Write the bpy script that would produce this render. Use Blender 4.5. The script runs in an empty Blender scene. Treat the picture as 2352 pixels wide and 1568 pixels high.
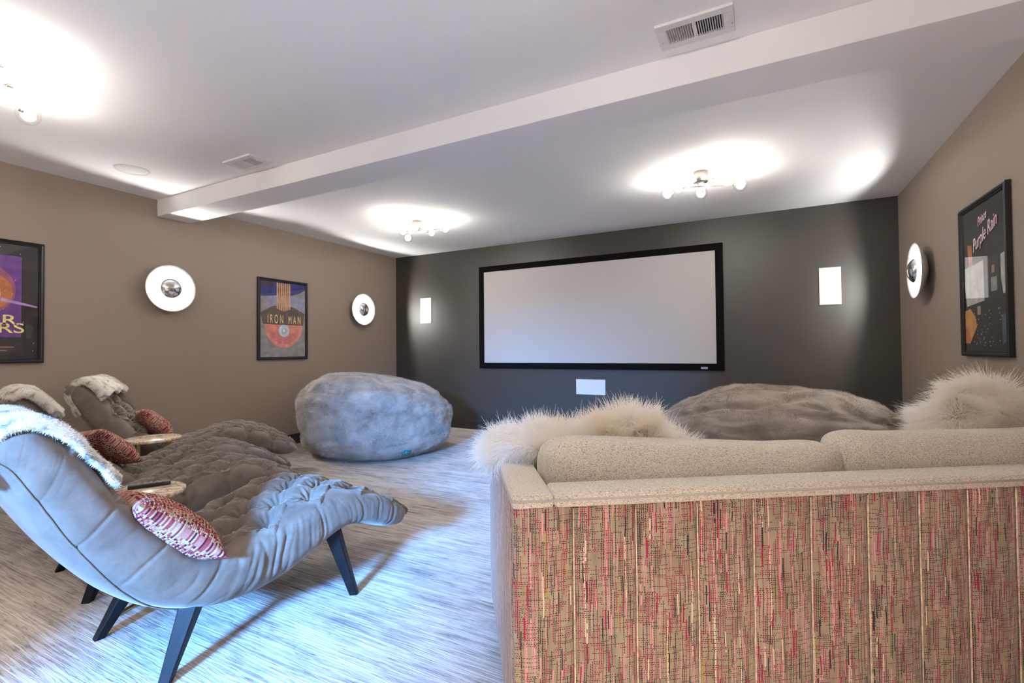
import bpy, bmesh, math, random
import numpy as np
from mathutils import Vector, Matrix
random.seed(7)
rng = np.random.default_rng(7)
SC = bpy.context.scene
COL = SC.collection
PI = math.pi
R = math.radians

# ------------------------------------------------------------------ camera
CAM_H = 1.1858
F_PX, YAW, PITCH, ROLL = 1107.9, 0.4817, 0.0183, -0.0087
cam_d = bpy.data.cameras.new('camera')
cam_d.sensor_fit = 'HORIZONTAL'
cam_d.sensor_width = 36.0
cam_d.lens = F_PX / 2352 * 36.0
cam_d.clip_start = 0.02
cam = bpy.data.objects.new('camera', cam_d)
COL.objects.link(cam)
fw = Vector((-math.sin(YAW) * math.cos(PITCH), math.cos(YAW) * math.cos(PITCH), math.sin(PITCH)))
rt = Vector((math.cos(YAW), math.sin(YAW), 0))
up = rt.cross(fw)
r2 = rt * math.cos(ROLL) + up * math.sin(ROLL)
u2 = up * math.cos(ROLL) - rt * math.sin(ROLL)
cam.matrix_world = Matrix(((r2.x, u2.x, -fw.x, 0), (r2.y, u2.y, -fw.y, 0), (r2.z, u2.z, -fw.z, CAM_H), (0, 0, 0, 1)))
SC.camera = cam

# ------------------------------------------------------------------ world, daylight, exposure
world = bpy.data.worlds.new('world')
SC.world = world
world.use_nodes = True
bg = world.node_tree.nodes['Background']
bg.inputs['Color'].default_value = (0.45, 0.66, 1.0, 1)
bg.inputs['Strength'].default_value = 0.4
SC.view_settings.view_transform = 'Standard'
SC.view_settings.look = 'None'
SC.view_settings.gamma = 1.0
SC.view_settings.use_curve_mapping = False
SC.view_settings.exposure = 1.0
SC.cycles.use_denoising = True
SC.cycles.max_bounces = 16
SC.cycles.diffuse_bounces = 12
SC.cycles.transparent_max_bounces = 16
SC.cycles.transmission_bounces = 14
SC.cycles.sample_clamp_indirect = 6.0

BULB_POWER = 62.0        # radiance of each ceiling bulb
SCONCE_POWER = 400.0
DAY_W = 285.0             # daylight through the glazed doors of the hall behind the camera


def area(name, loc, target, sx, sy, watts, col):
    d = bpy.data.lights.new(name, 'AREA')
    d.shape = 'RECTANGLE'
    d.size, d.size_y = sx, sy
    d.energy = watts
    d.color = col
    o = bpy.data.objects.new(name, d)
    COL.objects.link(o)
    o.location = loc
    o.rotation_euler = (Vector(target) - Vector(loc)).to_track_quat('-Z', 'Y').to_euler()
    return o


day = area('daylight', (-0.60, -3.42, 2.32), (-1.75, 1.4, 0.30), 0.85, 0.6, DAY_W, (0.14, 0.42, 1.0))
day.data.spread = R(95)

# ------------------------------------------------------------------ room numbers
XL, XR, YF, ZC = -5.423, 1.242, 6.217, 2.74
YB = -1.0                 # back wall with the doorway behind the camera
DOOR_X0, DOOR_X1, DOOR_H = -1.62, -0.85, 2.03


# ------------------------------------------------------------------ node helpers
def new_mat(name):
    m = bpy.data.materials.new(name)
    m.use_nodes = True
    nt = m.node_tree
    return m, nt, nt.nodes['Principled BSDF']


class NB:
    """tiny node builder"""
    def __init__(s, nt):
        s.nt = nt

    def n(s, t, **kw):
        x = s.nt.nodes.new(t)
        for k, v in kw.items():
            setattr(x, k, v)
        return x

    def put(s, sock, v):
        if hasattr(v, 'is_output') or isinstance(v, bpy.types.NodeSocket):
            s.nt.links.new(v, sock)
        elif v is not None:
            sock.default_value = v

    def m(s, op, a, b=None, c=None, clamp=False):
        x = s.n('ShaderNodeMath', operation=op)
        x.use_clamp = clamp
        s.put(x.inputs[0], a)
        s.put(x.inputs[1], b)
        s.put(x.inputs[2], c)
        return x.outputs[0]

    def obj(s):
        return s.n('ShaderNodeTexCoord').outputs['Object']

    def uv(s):
        return s.n('ShaderNodeTexCoord').outputs['UV']

    def sep(s, v):
        x = s.n('ShaderNodeSeparateXYZ')
        s.put(x.inputs[0], v)
        return x.outputs

    def comb(s, a=0.0, b=0.0, c=0.0):
        x = s.n('ShaderNodeCombineXYZ')
        for i, v in enumerate((a, b, c)):
            s.put(x.inputs[i], v)
        return x.outputs[0]

    def mapping(s, v, scale=(1, 1, 1), rot=(0, 0, 0)):
        x = s.n('ShaderNodeMapping')
        s.put(x.inputs['Vector'], v)
        x.inputs['Scale'].default_value = scale
        x.inputs['Rotation'].default_value = rot
        return x.outputs[0]

    def noise(s, v, scale, detail=3.0, rough=0.5, dist=0.0):
        x = s.n('ShaderNodeTexNoise')
        s.put(x.inputs['Vector'], v)
        x.inputs['Scale'].default_value = scale
        x.inputs['Detail'].default_value = detail
        x.inputs['Roughness'].default_value = rough
        x.inputs['Distortion'].default_value = dist
        return x.outputs[0]

    def white(s, a, b=0.0, c=0.0):
        x = s.n('ShaderNodeTexWhiteNoise', noise_dimensions='3D')
        s.put(x.inputs['Vector'], s.comb(a, b, c))
        return x.outputs['Value']

    def ramp(s, f, stops, interp='LINEAR'):
        x = s.n('ShaderNodeValToRGB')
        cr = x.color_ramp
        cr.interpolation = interp
        while len(cr.elements) < len(stops):
            cr.elements.new(0.5)
        for e, (p, c) in zip(cr.elements, stops):
            e.position = p
            e.color = (*c, 1) if len(c) == 3 else c
        s.put(x.inputs[0], f)
        return x.outputs[0]

    def mix(s, f, a, b):
        x = s.n('ShaderNodeMix', data_type='RGBA')
        s.put(x.inputs[0], f)
        s.put(x.inputs[6], (*a, 1) if isinstance(a, tuple) else a)
        s.put(x.inputs[7], (*b, 1) if isinstance(b, tuple) else b)
        return x.outputs[2]

    def bump(s, h, strength, dist, normal=None):
        x = s.n('ShaderNodeBump')
        x.inputs['Strength'].default_value = strength
        x.inputs['Distance'].default_value = dist
        s.put(x.inputs['Height'], h)
        if normal is not None:
            s.put(x.inputs['Normal'], normal)
        return x.outputs[0]


def plain(name, col, rough=0.5, metal=0.0, spec=0.5, sheen=0.0, vary=0.0, vscale=20.0, bump=0.0, bscale=200.0, bdist=0.002):
    m, nt, p = new_mat(name)
    b = NB(nt)
    p.inputs['Roughness'].default_value = rough
    p.inputs['Metallic'].default_value = metal
    p.inputs['Specular IOR Level'].default_value = spec
    if sheen:
        p.inputs['Sheen Weight'].default_value = sheen
        p.inputs['Sheen Roughness'].default_value = 0.4
    p.inputs['Base Color'].default_value = (*col, 1)
    if vary:
        f = b.noise(b.obj(), vscale, 4)
        lo = tuple(c * (1 - vary) for c in col)
        hi = tuple(min(1, c * (1 + vary)) for c in col)
        nt.links.new(b.ramp(f, [(0.3, lo), (0.7, hi)]), p.inputs['Base Color'])
    if bump:
        nt.links.new(b.bump(b.noise(b.obj(), bscale, 3), bump, bdist), p.inputs['Normal'])
    return m


def emit(name, col, strength):
    m, nt, p = new_mat(name)
    p.inputs['Base Color'].default_value = (*col, 1)
    p.inputs['Emission Color'].default_value = (*col, 1)
    p.inputs['Emission Strength'].default_value = strength
    return m


def pane_glass(name, tint=(1, 1, 1), ior=1.45):
    """thin clear glass: lets light pass, reflects by Fresnel"""
    m, nt, p = new_mat(name)
    nt.nodes.remove(p)
    b = NB(nt)
    out = nt.nodes['Material Output']
    t = b.n('ShaderNodeBsdfTransparent')
    t.inputs[0].default_value = (*tint, 1)
    g = b.n('ShaderNodeBsdfGlossy')
    g.inputs['Roughness'].default_value = 0.02
    lw = b.n('ShaderNodeLayerWeight')
    lw.inputs['Blend'].default_value = 0.5
    fac = b.m('ADD', b.m('MULTIPLY', b.m('POWER', lw.outputs['Facing'], 4.0), 0.6), 0.035, clamp=True)
    mx = b.n('ShaderNodeMixShader')
    nt.links.new(fac, mx.inputs[0])
    nt.links.new(t.outputs[0], mx.inputs[1])
    nt.links.new(g.outputs[0], mx.inputs[2])
    nt.links.new(mx.outputs[0], out.inputs['Surface'])
    return m


# ------------------------------------------------------------------ materials
M = {}
M['ceiling'] = plain('ceiling_paint', (0.86, 0.86, 0.865), 0.9, spec=0.2, bump=0.06, bscale=260)
M['wall'] = plain('taupe_paint', (0.305, 0.245, 0.200), 0.50, spec=0.40, bump=0.10, bscale=320)
M['front'] = plain('charcoal_paint', (0.034, 0.028, 0.023), 0.48, spec=0.85, bump=0.12, bscale=320)
M['base'] = plain('dark_baseboard', (0.030, 0.030, 0.030), 0.30, spec=0.5)
M['trimwhite'] = plain('white_trim', (0.72, 0.72, 0.72), 0.5)
M['black'] = plain('black_lacquer', (0.012, 0.012, 0.013), 0.30, spec=0.5)
M['blackmatte'] = plain('black_velvet_border', (0.006, 0.006, 0.006), 0.95, spec=0.1, vary=0.4, vscale=300)
M['screen'] = plain('screen_fabric', (0.57, 0.555, 0.555), 0.9, spec=0.1)
M['grille'] = plain('white_grille', (0.80, 0.80, 0.80), 0.8, spec=0.2)
M['metalwhite'] = plain('white_enamel', (0.72, 0.72, 0.72), 0.4)
M['dark'] = plain('dark_cavity', (0.02, 0.02, 0.02), 0.9, spec=0.1)
M['nickel'] = plain('brushed_nickel', (0.42, 0.38, 0.34), 0.30, metal=1.0)
M['chrome'] = plain('chrome', (0.90, 0.90, 0.89), 0.16, metal=1.0)
M['gold'] = plain('brushed_gold', (0.62, 0.42, 0.16), 0.32, metal=1.0)
M['leg'] = plain('black_wood', (0.010, 0.010, 0.011), 0.45, spec=0.2, vary=0.3)
M['globe'] = pane_glass('clear_globe_glass', (0.985, 0.98, 0.97))
M['glazing'] = pane_glass('poster_glazing')
M['bulb'] = emit('frosted_bulb', (1.0, 0.93, 0.84), BULB_POWER)
M['sbulb'] = emit('sconce_bulb', (1.0, 0.96, 0.92), SCONCE_POWER)
M['plastic'] = plain('black_plastic', (0.02, 0.02, 0.022), 0.4)
M['button'] = plain('rubber_button', (0.25, 0.25, 0.26), 0.6)
M['welt'] = plain('cream_welt', (0.74, 0.60, 0.44), 0.9, spec=0.1, vary=0.3, vscale=60)
M['piping'] = plain('grey_piping', (0.44, 0.41, 0.36), 0.9, spec=0.1)


def mat_leaf():
    m, nt, p = new_mat('silver_leaf')
    b = NB(nt)
    f = b.noise(b.obj(), 14, 5, 0.65)
    nt.links.new(b.ramp(f, [(0.3, (0.50, 0.49, 0.47)), (0.7, (0.72, 0.72, 0.71))]), p.inputs['Base Color'])
    p.inputs['Roughness'].default_value = 0.45
    p.inputs['Metallic'].default_value = 0.15
    return m


M['leaf'] = mat_leaf()


def mat_carpet():
    m, nt, p = new_mat('striated_carpet')
    b = NB(nt)
    o = b.obj()
    wob = b.noise(b.mapping(o, (3.0, 14.0, 1)), 1.0, 2)
    x, y, z = b.sep(o)
    yy = b.m('ADD', y, b.m('MULTIPLY', b.m('SUBTRACT', wob, 0.5), 0.02))
    v = b.comb(x, yy, 0.0)
    fine = b.noise(b.mapping(v, (3.2, 105.0, 1)), 1.0, 2, 0.55)          # pile rows along X
    mid = b.noise(b.mapping(v, (2.2, 36.0, 1)), 1.0, 4, 0.65)
    blot = b.noise(b.mapping(o, (2.0, 4.4, 1)), 1.0, 6, 0.66, 0.6)        # worn blotches
    s = b.m('ADD', b.m('MULTIPLY', fine, 0.34), b.m('MULTIPLY', mid, 0.32))
    blot2 = b.noise(b.mapping(o, (7.0, 13.0, 1)), 1.0, 4, 0.62, 0.4)
    s = b.m('ADD', s, b.m('ADD', b.m('MULTIPLY', blot, 0.34), b.m('MULTIPLY', blot2, 0.20)))
    col = b.ramp(s, [(0.42, (0.115, 0.098, 0.088)), (0.50, (0.31, 0.275, 0.25)), (0.565, (0.53, 0.49, 0.455)), (0.67, (0.73, 0.69, 0.65))])
    line = b.m('SUBTRACT', 1.0, b.m('MULTIPLY', b.m('ABSOLUTE', b.m('SUBTRACT', fine, 0.47)), 26.0), clamp=True)
    brk = b.m('MULTIPLY', line, b.ramp(b.noise(b.mapping(v, (5.0, 60.0, 1)), 1.0, 2), [(0.38, (0, 0, 0)), (0.62, (1, 1, 1))]))
    col = b.mix(b.m('MULTIPLY', brk, 0.80), col, (0.085, 0.070, 0.060))
    nt.links.new(col, p.inputs['Base Color'])
    p.inputs['Roughness'].default_value = 0.95
    p.inputs['Specular IOR Level'].default_value = 0.1
    p.inputs['Sheen Weight'].default_value = 0.25
    h = b.m('SUBTRACT', b.m('ADD', fine, b.m('MULTIPLY', b.noise(o, 420, 2), 0.35)), b.m('MULTIPLY', line, 0.5))
    nt.links.new(b.bump(h, 0.55, 0.012), p.inputs['Normal'])
    return m


M['carpet'] = mat_carpet()


def mat_velvet(name, c0, c1):
    m, nt, p = new_mat(name)
    b = NB(nt)
    o = b.obj()
    f = b.noise(o, 9, 5, 0.65, 0.4)
    nt.links.new(b.ramp(f, [(0.3, c0), (0.72, c1)]), p.inputs['Base Color'])
    p.inputs['Roughness'].default_value = 0.85
    p.inputs['Specular IOR Level'].default_value = 0.15
    p.inputs['Sheen Weight'].default_value = 0.40
    p.inputs['Sheen Roughness'].default_value = 0.35
    p.inputs['Sheen Tint'].default_value = (0.95, 0.93, 0.90, 1)
    h = b.noise(o, 700, 2)
    nt.links.new(b.bump(h, 0.12, 0.002), p.inputs['Normal'])
    return m


M['velvet'] = mat_velvet('grey_brown_velvet', (0.122, 0.100, 0.083), (0.205, 0.171, 0.143))
M['velvetbtn'] = plain('velvet_button', (0.10, 0.088, 0.078), 0.9, spec=0.1, sheen=0.5)


def mat_heather():
    m, nt, p = new_mat('heathered_linen')
    b = NB(nt)
    o = b.obj()
    n1 = b.noise(b.mapping(o, (300, 300, 300)), 1.0, 2, 0.7)
    n2 = b.noise(b.mapping(o, (130, 420, 420)), 1.0, 2, 0.6)
    n3 = b.noise(o, 6, 3)
    s = b.m('ADD', b.m('MULTIPLY', n1, 0.55), b.m('MULTIPLY', n2, 0.45))
    col = b.ramp(s, [(0.36, (0.20, 0.18, 0.15)), (0.45, (0.50, 0.455, 0.38)), (0.54, (0.68, 0.625, 0.535)), (0.66, (0.76, 0.70, 0.61))])
    col = b.mix(b.m('MULTIPLY', n3, 0.25), col, (0.50, 0.45, 0.37))
    nt.links.new(col, p.inputs['Base Color'])
    p.inputs['Roughness'].default_value = 0.95
    p.inputs['Specular IOR Level'].default_value = 0.1
    p.inputs['Sheen Weight'].default_value = 0.2
    nt.links.new(b.bump(s, 0.35, 0.002), p.inputs['Normal'])
    return m


M['heather'] = mat_heather()


def mat_dash(name, axis):
    """woven chenille with broken vertical and horizontal coloured dashes; axis = which object axis runs across"""
    m, nt, p = new_mat(name)
    b = NB(nt)
    o = b.obj()
    X = b.sep(o)
    u, v = X[axis], X[2]
    wu = b.m('MULTIPLY', b.m('SUBTRACT', b.noise(b.mapping(o, (9, 9, 9)), 1.0, 2), 0.5), 0.010)
    u = b.m('ADD', u, wu)
    wv = b.m('MULTIPLY', b.m('SUBTRACT', b.noise(b.mapping(o, (14, 14, 6)), 1.0, 2), 0.5), 0.010)
    v = b.m('ADD', v, wv)
    base = b.ramp(b.noise(b.mapping(b.comb(u, v, 0.0), (28, 9, 1)), 1.0, 3), [(0.3, (0.27, 0.212, 0.150)), (0.52, (0.355, 0.288, 0.212)), (0.75, (0.415, 0.348, 0.245))])
    col = base
    hgt = None
    CR, BK, PK, CM, OL, WN = (0.36, 0.018, 0.062), (0.030, 0.032, 0.030), (0.72, 0.30, 0.36), (0.74, 0.62, 0.45), (0.38, 0.30, 0.06), (0.13, 0.022, 0.032)

    def layer(col, a, c, cw, seg, dash, thr, wid, duty, stops, seed):
        i = b.m('FLOOR', b.m('DIVIDE', a, cw))
        fa = b.m('FRACT', b.m('DIVIDE', a, cw))
        rc = b.white(i, seed, 3.3)
        k = b.m('FLOOR', b.m('ADD', b.m('DIVIDE', c, seg), b.m('MULTIPLY', rc, 31.0)))
        pres = b.m('GREATER_THAN', b.white(i, k, seed), thr)
        cen = b.m('LESS_THAN', b.m('ABSOLUTE', b.m('SUBTRACT', fa, 0.5)), wid)
        d = b.m('FRACT', b.m('ADD', b.m('DIVIDE', c, dash), b.m('MULTIPLY', rc, 7.0)))
        on = b.m('LESS_THAN', d, duty)
        msk = b.m('MULTIPLY', b.m('MULTIPLY', pres, cen), on)
        cc = b.ramp(b.white(i, k, seed + 17.0), stops, 'CONSTANT')
        return b.mix(msk, col, cc), msk

    # wide soft pink / cream warps
    col, m0 = layer(col, u, v, 0.0105, 0.24, 0.5, 0.88, 0.17, 0.97, [(0.0, PK), (0.40, CM), (0.75, OL), (0.88, PK)], 2.0)
    # fine horizontal dashes
    col, m1 = layer(col, v, u, 0.0054, 0.024, 0.0068, 0.56, 0.20, 0.66, [(0.0, CR), (0.34, WN), (0.66, BK), (0.95, OL)], 5.0)
    # fine vertical dashes
    col, m2 = layer(col, u, v, 0.0050, 0.075, 0.0066, 0.42, 0.22, 0.80, [(0.0, CR), (0.36, BK), (0.66, WN), (0.80, PK), (0.93, OL)], 11.0)
    # bold solid threads
    col, m3 = layer(col, u, v, 0.0085, 0.055, 0.2, 0.86, 0.20, 0.95, [(0.0, CR), (0.38, BK), (0.72, CM), (0.86, PK)], 23.0)
    nt.links.new(col, p.inputs['Base Color'])
    p.inputs['Roughness'].default_value = 0.9
    p.inputs['Specular IOR Level'].default_value = 0.1
    p.inputs['Sheen Weight'].default_value = 0.3
    h = b.m('SUBTRACT', b.m('MULTIPLY', b.noise(o, 500, 2), 0.4), b.m('MULTIPLY', b.m('MAXIMUM', m1, m2), 0.5))
    nt.links.new(b.bump(h, 0.5, 0.002), p.inputs['Normal'])
    return m


M['dash_x'] = mat_dash('dashed_chenille_back', 0)
M['dash_y'] = mat_dash('dashed_chenille_arm', 1)


def mat_weave(name, cols, n):
    m, nt, p = new_mat(name)
    b = NB(nt)
    X = b.sep(b.uv())
    a = b.m('MULTIPLY', X[0], float(n))
    c = b.m('MULTIPLY', X[1], float(n))
    i, j = b.m('FLOOR', a), b.m('FLOOR', c)
    w = b.white(i, j, 1.0)
    row = b.m('FLOORED_MODULO', j, 2.0)
    big = b.noise(b.mapping(b.uv(), (5, 11, 1)), 1.0, 2)
    f = b.m('ADD', b.m('MULTIPLY', w, 0.62), b.m('ADD', b.m('MULTIPLY', row, 0.22), b.m('MULTIPLY', b.m('SUBTRACT', big, 0.42), 0.55)), clamp=True)
    col = b.ramp(f, cols, 'CONSTANT')
    nt.links.new(col, p.inputs['Base Color'])
    p.inputs['Roughness'].default_value = 0.95
    p.inputs['Specular IOR Level'].default_value = 0.1
    nt.links.new(b.bump(b.noise(b.obj(), 350, 2), 0.5, 0.003), p.inputs['Normal'])
    return m


M['weave'] = mat_weave('red_cream_basketweave', [(0.0, (0.085, 0.016, 0.024)), (0.22, (0.29, 0.060, 0.066)), (0.42, (0.40, 0.19, 0.155)), (0.56, (0.46, 0.345, 0.245)), (0.86, (0.33, 0.075, 0.08))], 52)


def mat_marble():
    m, nt, p = new_mat('cream_marble')
    b = NB(nt)
    f = b.noise(b.obj(), 9, 6, 0.65, 1.8)
    nt.links.new(b.ramp(f, [(0.36, (0.82, 0.74, 0.62)), (0.48, (0.72, 0.58, 0.42)), (0.52, (0.36, 0.22, 0.13)), (0.56, (0.80, 0.70, 0.57)), (0.75, (0.86, 0.80, 0.70))]), p.inputs['Base Color'])
    p.inputs['Roughness'].default_value = 0.22
    return m


M['marble'] = mat_marble()


def mat_fur(name, c0, c1, scale, trans=0.35, lo=0.34, hi=0.50, dist=0.6):
    m, nt, p = new_mat(name)
    b = NB(nt)
    f = b.noise(b.obj(), scale, 4, 0.6, dist)
    col = b.ramp(f, [(lo, c0), (hi, c1)])
    nt.links.new(col, p.inputs['Base Color'])
    p.inputs['Roughness'].default_value = 0.8
    p.inputs['Specular IOR Level'].default_value = 0.15
    t = b.n('ShaderNodeBsdfTranslucent')
    nt.links.new(col, t.inputs['Color'])
    mx = b.n('ShaderNodeMixShader')
    mx.inputs[0].default_value = trans
    nt.links.new(p.outputs[0], mx.inputs[1])
    nt.links.new(t.outputs[0], mx.inputs[2])
    nt.links.new(mx.outputs[0], nt.nodes['Material Output'].inputs['Surface'])
    return m


M['sheep'] = mat_fur('ivory_sheepskin', (0.96, 0.92, 0.84), (0.985, 0.965, 0.93), 5, 0.6)
M['plushA'] = mat_fur('silver_plush', (0.40, 0.37, 0.345), (0.66, 0.635, 0.61), 5, 0.3, 0.30, 0.72, 0.2)
M['plushB'] = mat_fur('brown_grey_plush', (0.36, 0.315, 0.275), (0.54, 0.48, 0.425), 5, 0.3, 0.30, 0.72, 0.2)
M['throw'] = mat_fur('white_marbled_fur', (0.40, 0.38, 0.37), (0.90, 0.87, 0.82), 22)


# ------------------------------------------------------------------ object helpers
def link(o, parent=None):
    COL.objects.link(o)
    if parent is not None:
        o.parent = parent
    return o


def tag(o, label=None, cat=None, group=None, kind=None):
    if label:
        o['label'] = label
    if cat:
        o['category'] = cat
    if group:
        o['group'] = group
    if kind:
        o['kind'] = kind
    return o


def empty(name, loc, rz=0.0, label=None, cat=None, group=None):
    o = bpy.data.objects.new(name, None)
    o.empty_display_size = 0.1
    o.location = loc
    o.rotation_euler = (0, 0, rz)
    return tag(link(o), label, cat, group)


def mesh_obj(name, verts, faces, mat, parent=None, smooth=True, uvs=None):
    me = bpy.data.meshes.new(name)
    if isinstance(faces, np.ndarray):
        verts = np.asarray(verts, np.float32)
        nf, k = faces.shape
        me.vertices.add(len(verts))
        me.vertices.foreach_set('co', verts.ravel())
        me.loops.add(nf * k)
        me.loops.foreach_set('vertex_index', faces.astype(np.int32).ravel())
        me.polygons.add(nf)
        me.polygons.foreach_set('loop_start', np.arange(0, nf * k, k, dtype=np.int32))
        me.polygons.foreach_set('loop_total', np.full(nf, k, np.int32))
        me.update(calc_edges=True)
    else:
        me.from_pydata([tuple(v) for v in verts], [], faces)
    me.validate()
    if uvs is not None:
        l = me.uv_layers.new(name='UVMap')
        idx = np.empty(len(me.loops), np.int32)
        me.loops.foreach_get('vertex_index', idx)
        l.data.foreach_set('uv', np.asarray(uvs, np.float32)[idx].ravel())
    mats = mat if isinstance(mat, (list, tuple)) else [mat]
    for mm in mats:
        me.materials.append(mm)
    if smooth:
        me.polygons.foreach_set('use_smooth', np.ones(len(me.polygons), bool))
    o = bpy.data.objects.new(name, me)
    return link(o, parent)


def bm_obj(name, bm, mat, parent=None, smooth=False):
    me = bpy.data.meshes.new(name)
    bmesh.ops.recalc_face_normals(bm, faces=bm.faces)
    bm.to_mesh(me)
    bm.free()
    me.materials.append(mat)
    if smooth:
        me.polygons.foreach_set('use_smooth', np.ones(len(me.polygons), bool))
    return link(bpy.data.objects.new(name, me), parent)


def add_box(bm, lo, hi, bevel=0.0, seg=2):
    t = bmesh.new()
    bmesh.ops.create_cube(t, size=1.0)
    lo, hi = Vector(lo), Vector(hi)
    for v in t.verts:
        v.co = Vector(((lo.x + hi.x) / 2 + v.co.x * (hi.x - lo.x), (lo.y + hi.y) / 2 + v.co.y * (hi.y - lo.y), (lo.z + hi.z) / 2 + v.co.z * (hi.z - lo.z)))
    if bevel > 0:
        bmesh.ops.bevel(t, geom=list(t.edges), offset=bevel, segments=seg, profile=0.5, affect='EDGES')
    me = bpy.data.meshes.new('tmp')
    t.to_mesh(me)
    t.free()
    bm.from_mesh(me)
    bpy.data.meshes.remove(me)


def box(name, lo, hi, mat, parent=None, bevel=0.0, seg=2, smooth=False):
    bm = bmesh.new()
    add_box(bm, lo, hi, bevel, seg)
    return bm_obj(name, bm, mat, parent, smooth)


def grid_faces(nu, nv, close_v=False):
    """quads of a nu x nv vertex grid (row major: u rows); close_v wraps the columns"""
    i = np.arange(nu - 1)[:, None]
    j = np.arange(nv if close_v else nv - 1)[None, :]
    a = i * nv + j
    b = i * nv + (j + 1) % nv
    return np.stack([a, b, b + nv, a + nv], -1).reshape(-1, 4)


def lathe(name, prof, mat, parent=None, n=48, axis='z', smooth=True, loc=(0, 0, 0)):
    """prof: list of (radius, height). axis 'z' up or 'y' (height along -y, towards the room)"""
    pr = np.array(prof, float)
    th = np.arange(n) * 2 * PI / n
    c, s = np.cos(th), np.sin(th)
    x = pr[:, :1] * c
    y = pr[:, :1] * s
    h = np.repeat(pr[:, 1:], n, 1)
    V = np.stack([x, y, h], -1) if axis == 'z' else np.stack([x, -h, y], -1)
    V = V.reshape(-1, 3) + np.array(loc)
    return mesh_obj(name, V, grid_faces(len(pr), n, True)[:, ::-1] if axis == 'z' else grid_faces(len(pr), n, True), mat, parent, smooth)


def tube(bm, p0, p1, r0, r1=None, n=12, rot=0.0):
    r1 = r0 if r1 is None else r1
    p0, p1 = Vector(p0), Vector(p1)
    d = (p1 - p0).normalized()
    a = d.orthogonal().normalized() if abs(d.z) < 0.9 else (Vector((1, 0, 0)) - d * d.x).normalized()
    b = d.cross(a)
    lo, hi = [], []
    for k in range(n):
        t = rot + 2 * PI * k / n
        q = a * math.cos(t) + b * math.sin(t)
        lo.append(bm.verts.new(p0 + q * r0))
        hi.append(bm.verts.new(p1 + q * r1))
    for k in range(n):
        bm.faces.new((lo[k], lo[(k + 1) % n], hi[(k + 1) % n], hi[k]))
    bm.faces.new(lo[::-1])
    bm.faces.new(hi)


def tube_path(bm, pts, r, n=8):
    """one continuous round tube along a polyline"""
    pts = [Vector(p) for p in pts]
    ref = None
    rings = []
    for i, p in enumerate(pts):
        d = (pts[min(i + 1, len(pts) - 1)] - pts[max(i - 1, 0)]).normalized()
        a = d.orthogonal().normalized() if ref is None else (ref - d * ref.dot(d)).normalized()
        ref = a
        b = d.cross(a)
        rings.append([bm.verts.new(p + (a * math.cos(2 * PI * k / n) + b * math.sin(2 * PI * k / n)) * r) for k in range(n)])
    for r0, r1 in zip(rings, rings[1:]):
        for k in range(n):
            bm.faces.new((r0[k], r0[(k + 1) % n], r1[(k + 1) % n], r1[k]))
    bm.faces.new(rings[0][::-1])
    bm.faces.new(rings[-1])


def sweep_rect(name, w, h, prof, mat, parent=None, cz=0.0):
    """mitred frame round a w x h opening edge; prof: (outward, towards room) pairs, closed"""
    V, Fc = [], []
    cs = [(-1, -1), (1, -1), (1, 1), (-1, 1)]
    n = len(prof)
    for sx, sz in cs:
        for (o, d) in prof:
            V.append((sx * (w / 2 + o), -d, cz + sz * (h / 2 + o)))
    for k in range(4):
        k2 = (k + 1) % 4
        for i in range(n):
            j = (i + 1) % n
            Fc.append((k * n + i, k2 * n + i, k2 * n + j, k * n + j))
    return mesh_obj(name, V, Fc, mat, parent, False)


# value noise on arrays -------------------------------------------------------
_perm = rng.permutation(65536).astype(np.int64)


def _h(ix, iy, iz):
    return _perm[(ix * 73 + _perm[(iy * 151 + _perm[iz & 65535]) & 65535]) & 65535] / 65535.0


def vnoise(P):
    P = np.asarray(P, float)
    i = np.floor(P).astype(np.int64)
    f = P - i
    f = f * f * (3 - 2 * f)
    r = 0
    for dx in (0, 1):
        for dy in (0, 1):
            for dz in (0, 1):
                w = (f[..., 0] if dx else 1 - f[..., 0]) * (f[..., 1] if dy else 1 - f[..., 1]) * (f[..., 2] if dz else 1 - f[..., 2])
                r = r + w * _h(i[..., 0] + dx, i[..., 1] + dy, i[..., 2] + dz)
    return r * 2 - 1


def fbm(P, octv=4, gain=0.5):
    a, s, r = 1.0, 1.0, 0
    for k in range(octv):
        r = r + a * vnoise(np.asarray(P) * s + 17.3 * k)
        a *= gain
        s *= 2.03
    return r


def grid_normals(G, close_v=False):
    du = np.gradient(G, axis=0)
    if close_v:
        dv = (np.roll(G, -1, 1) - np.roll(G, 1, 1)) / 2
    else:
        dv = np.gradient(G, axis=1)
    n = np.cross(du, dv)
    return n / (np.linalg.norm(n, axis=-1, keepdims=True) + 1e-12)


def catmull(pts, t):
    P = np.array(pts, float)
    P = np.vstack([2 * P[0] - P[1], P, 2 * P[-1] - P[-2]])
    n = len(pts) - 1
    x = np.clip(np.asarray(t) * n, 0, n - 1e-9)
    i = x.astype(int)
    f = (x - i)[:, None]
    a, b, c, d = P[i], P[i + 1], P[i + 2], P[i + 3]
    return 0.5 * (2 * b + (c - a) * f + (2 * a - 5 * b + 4 * c - d) * f ** 2 + (3 * b - a - 3 * c + d) * f ** 3)


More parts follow.
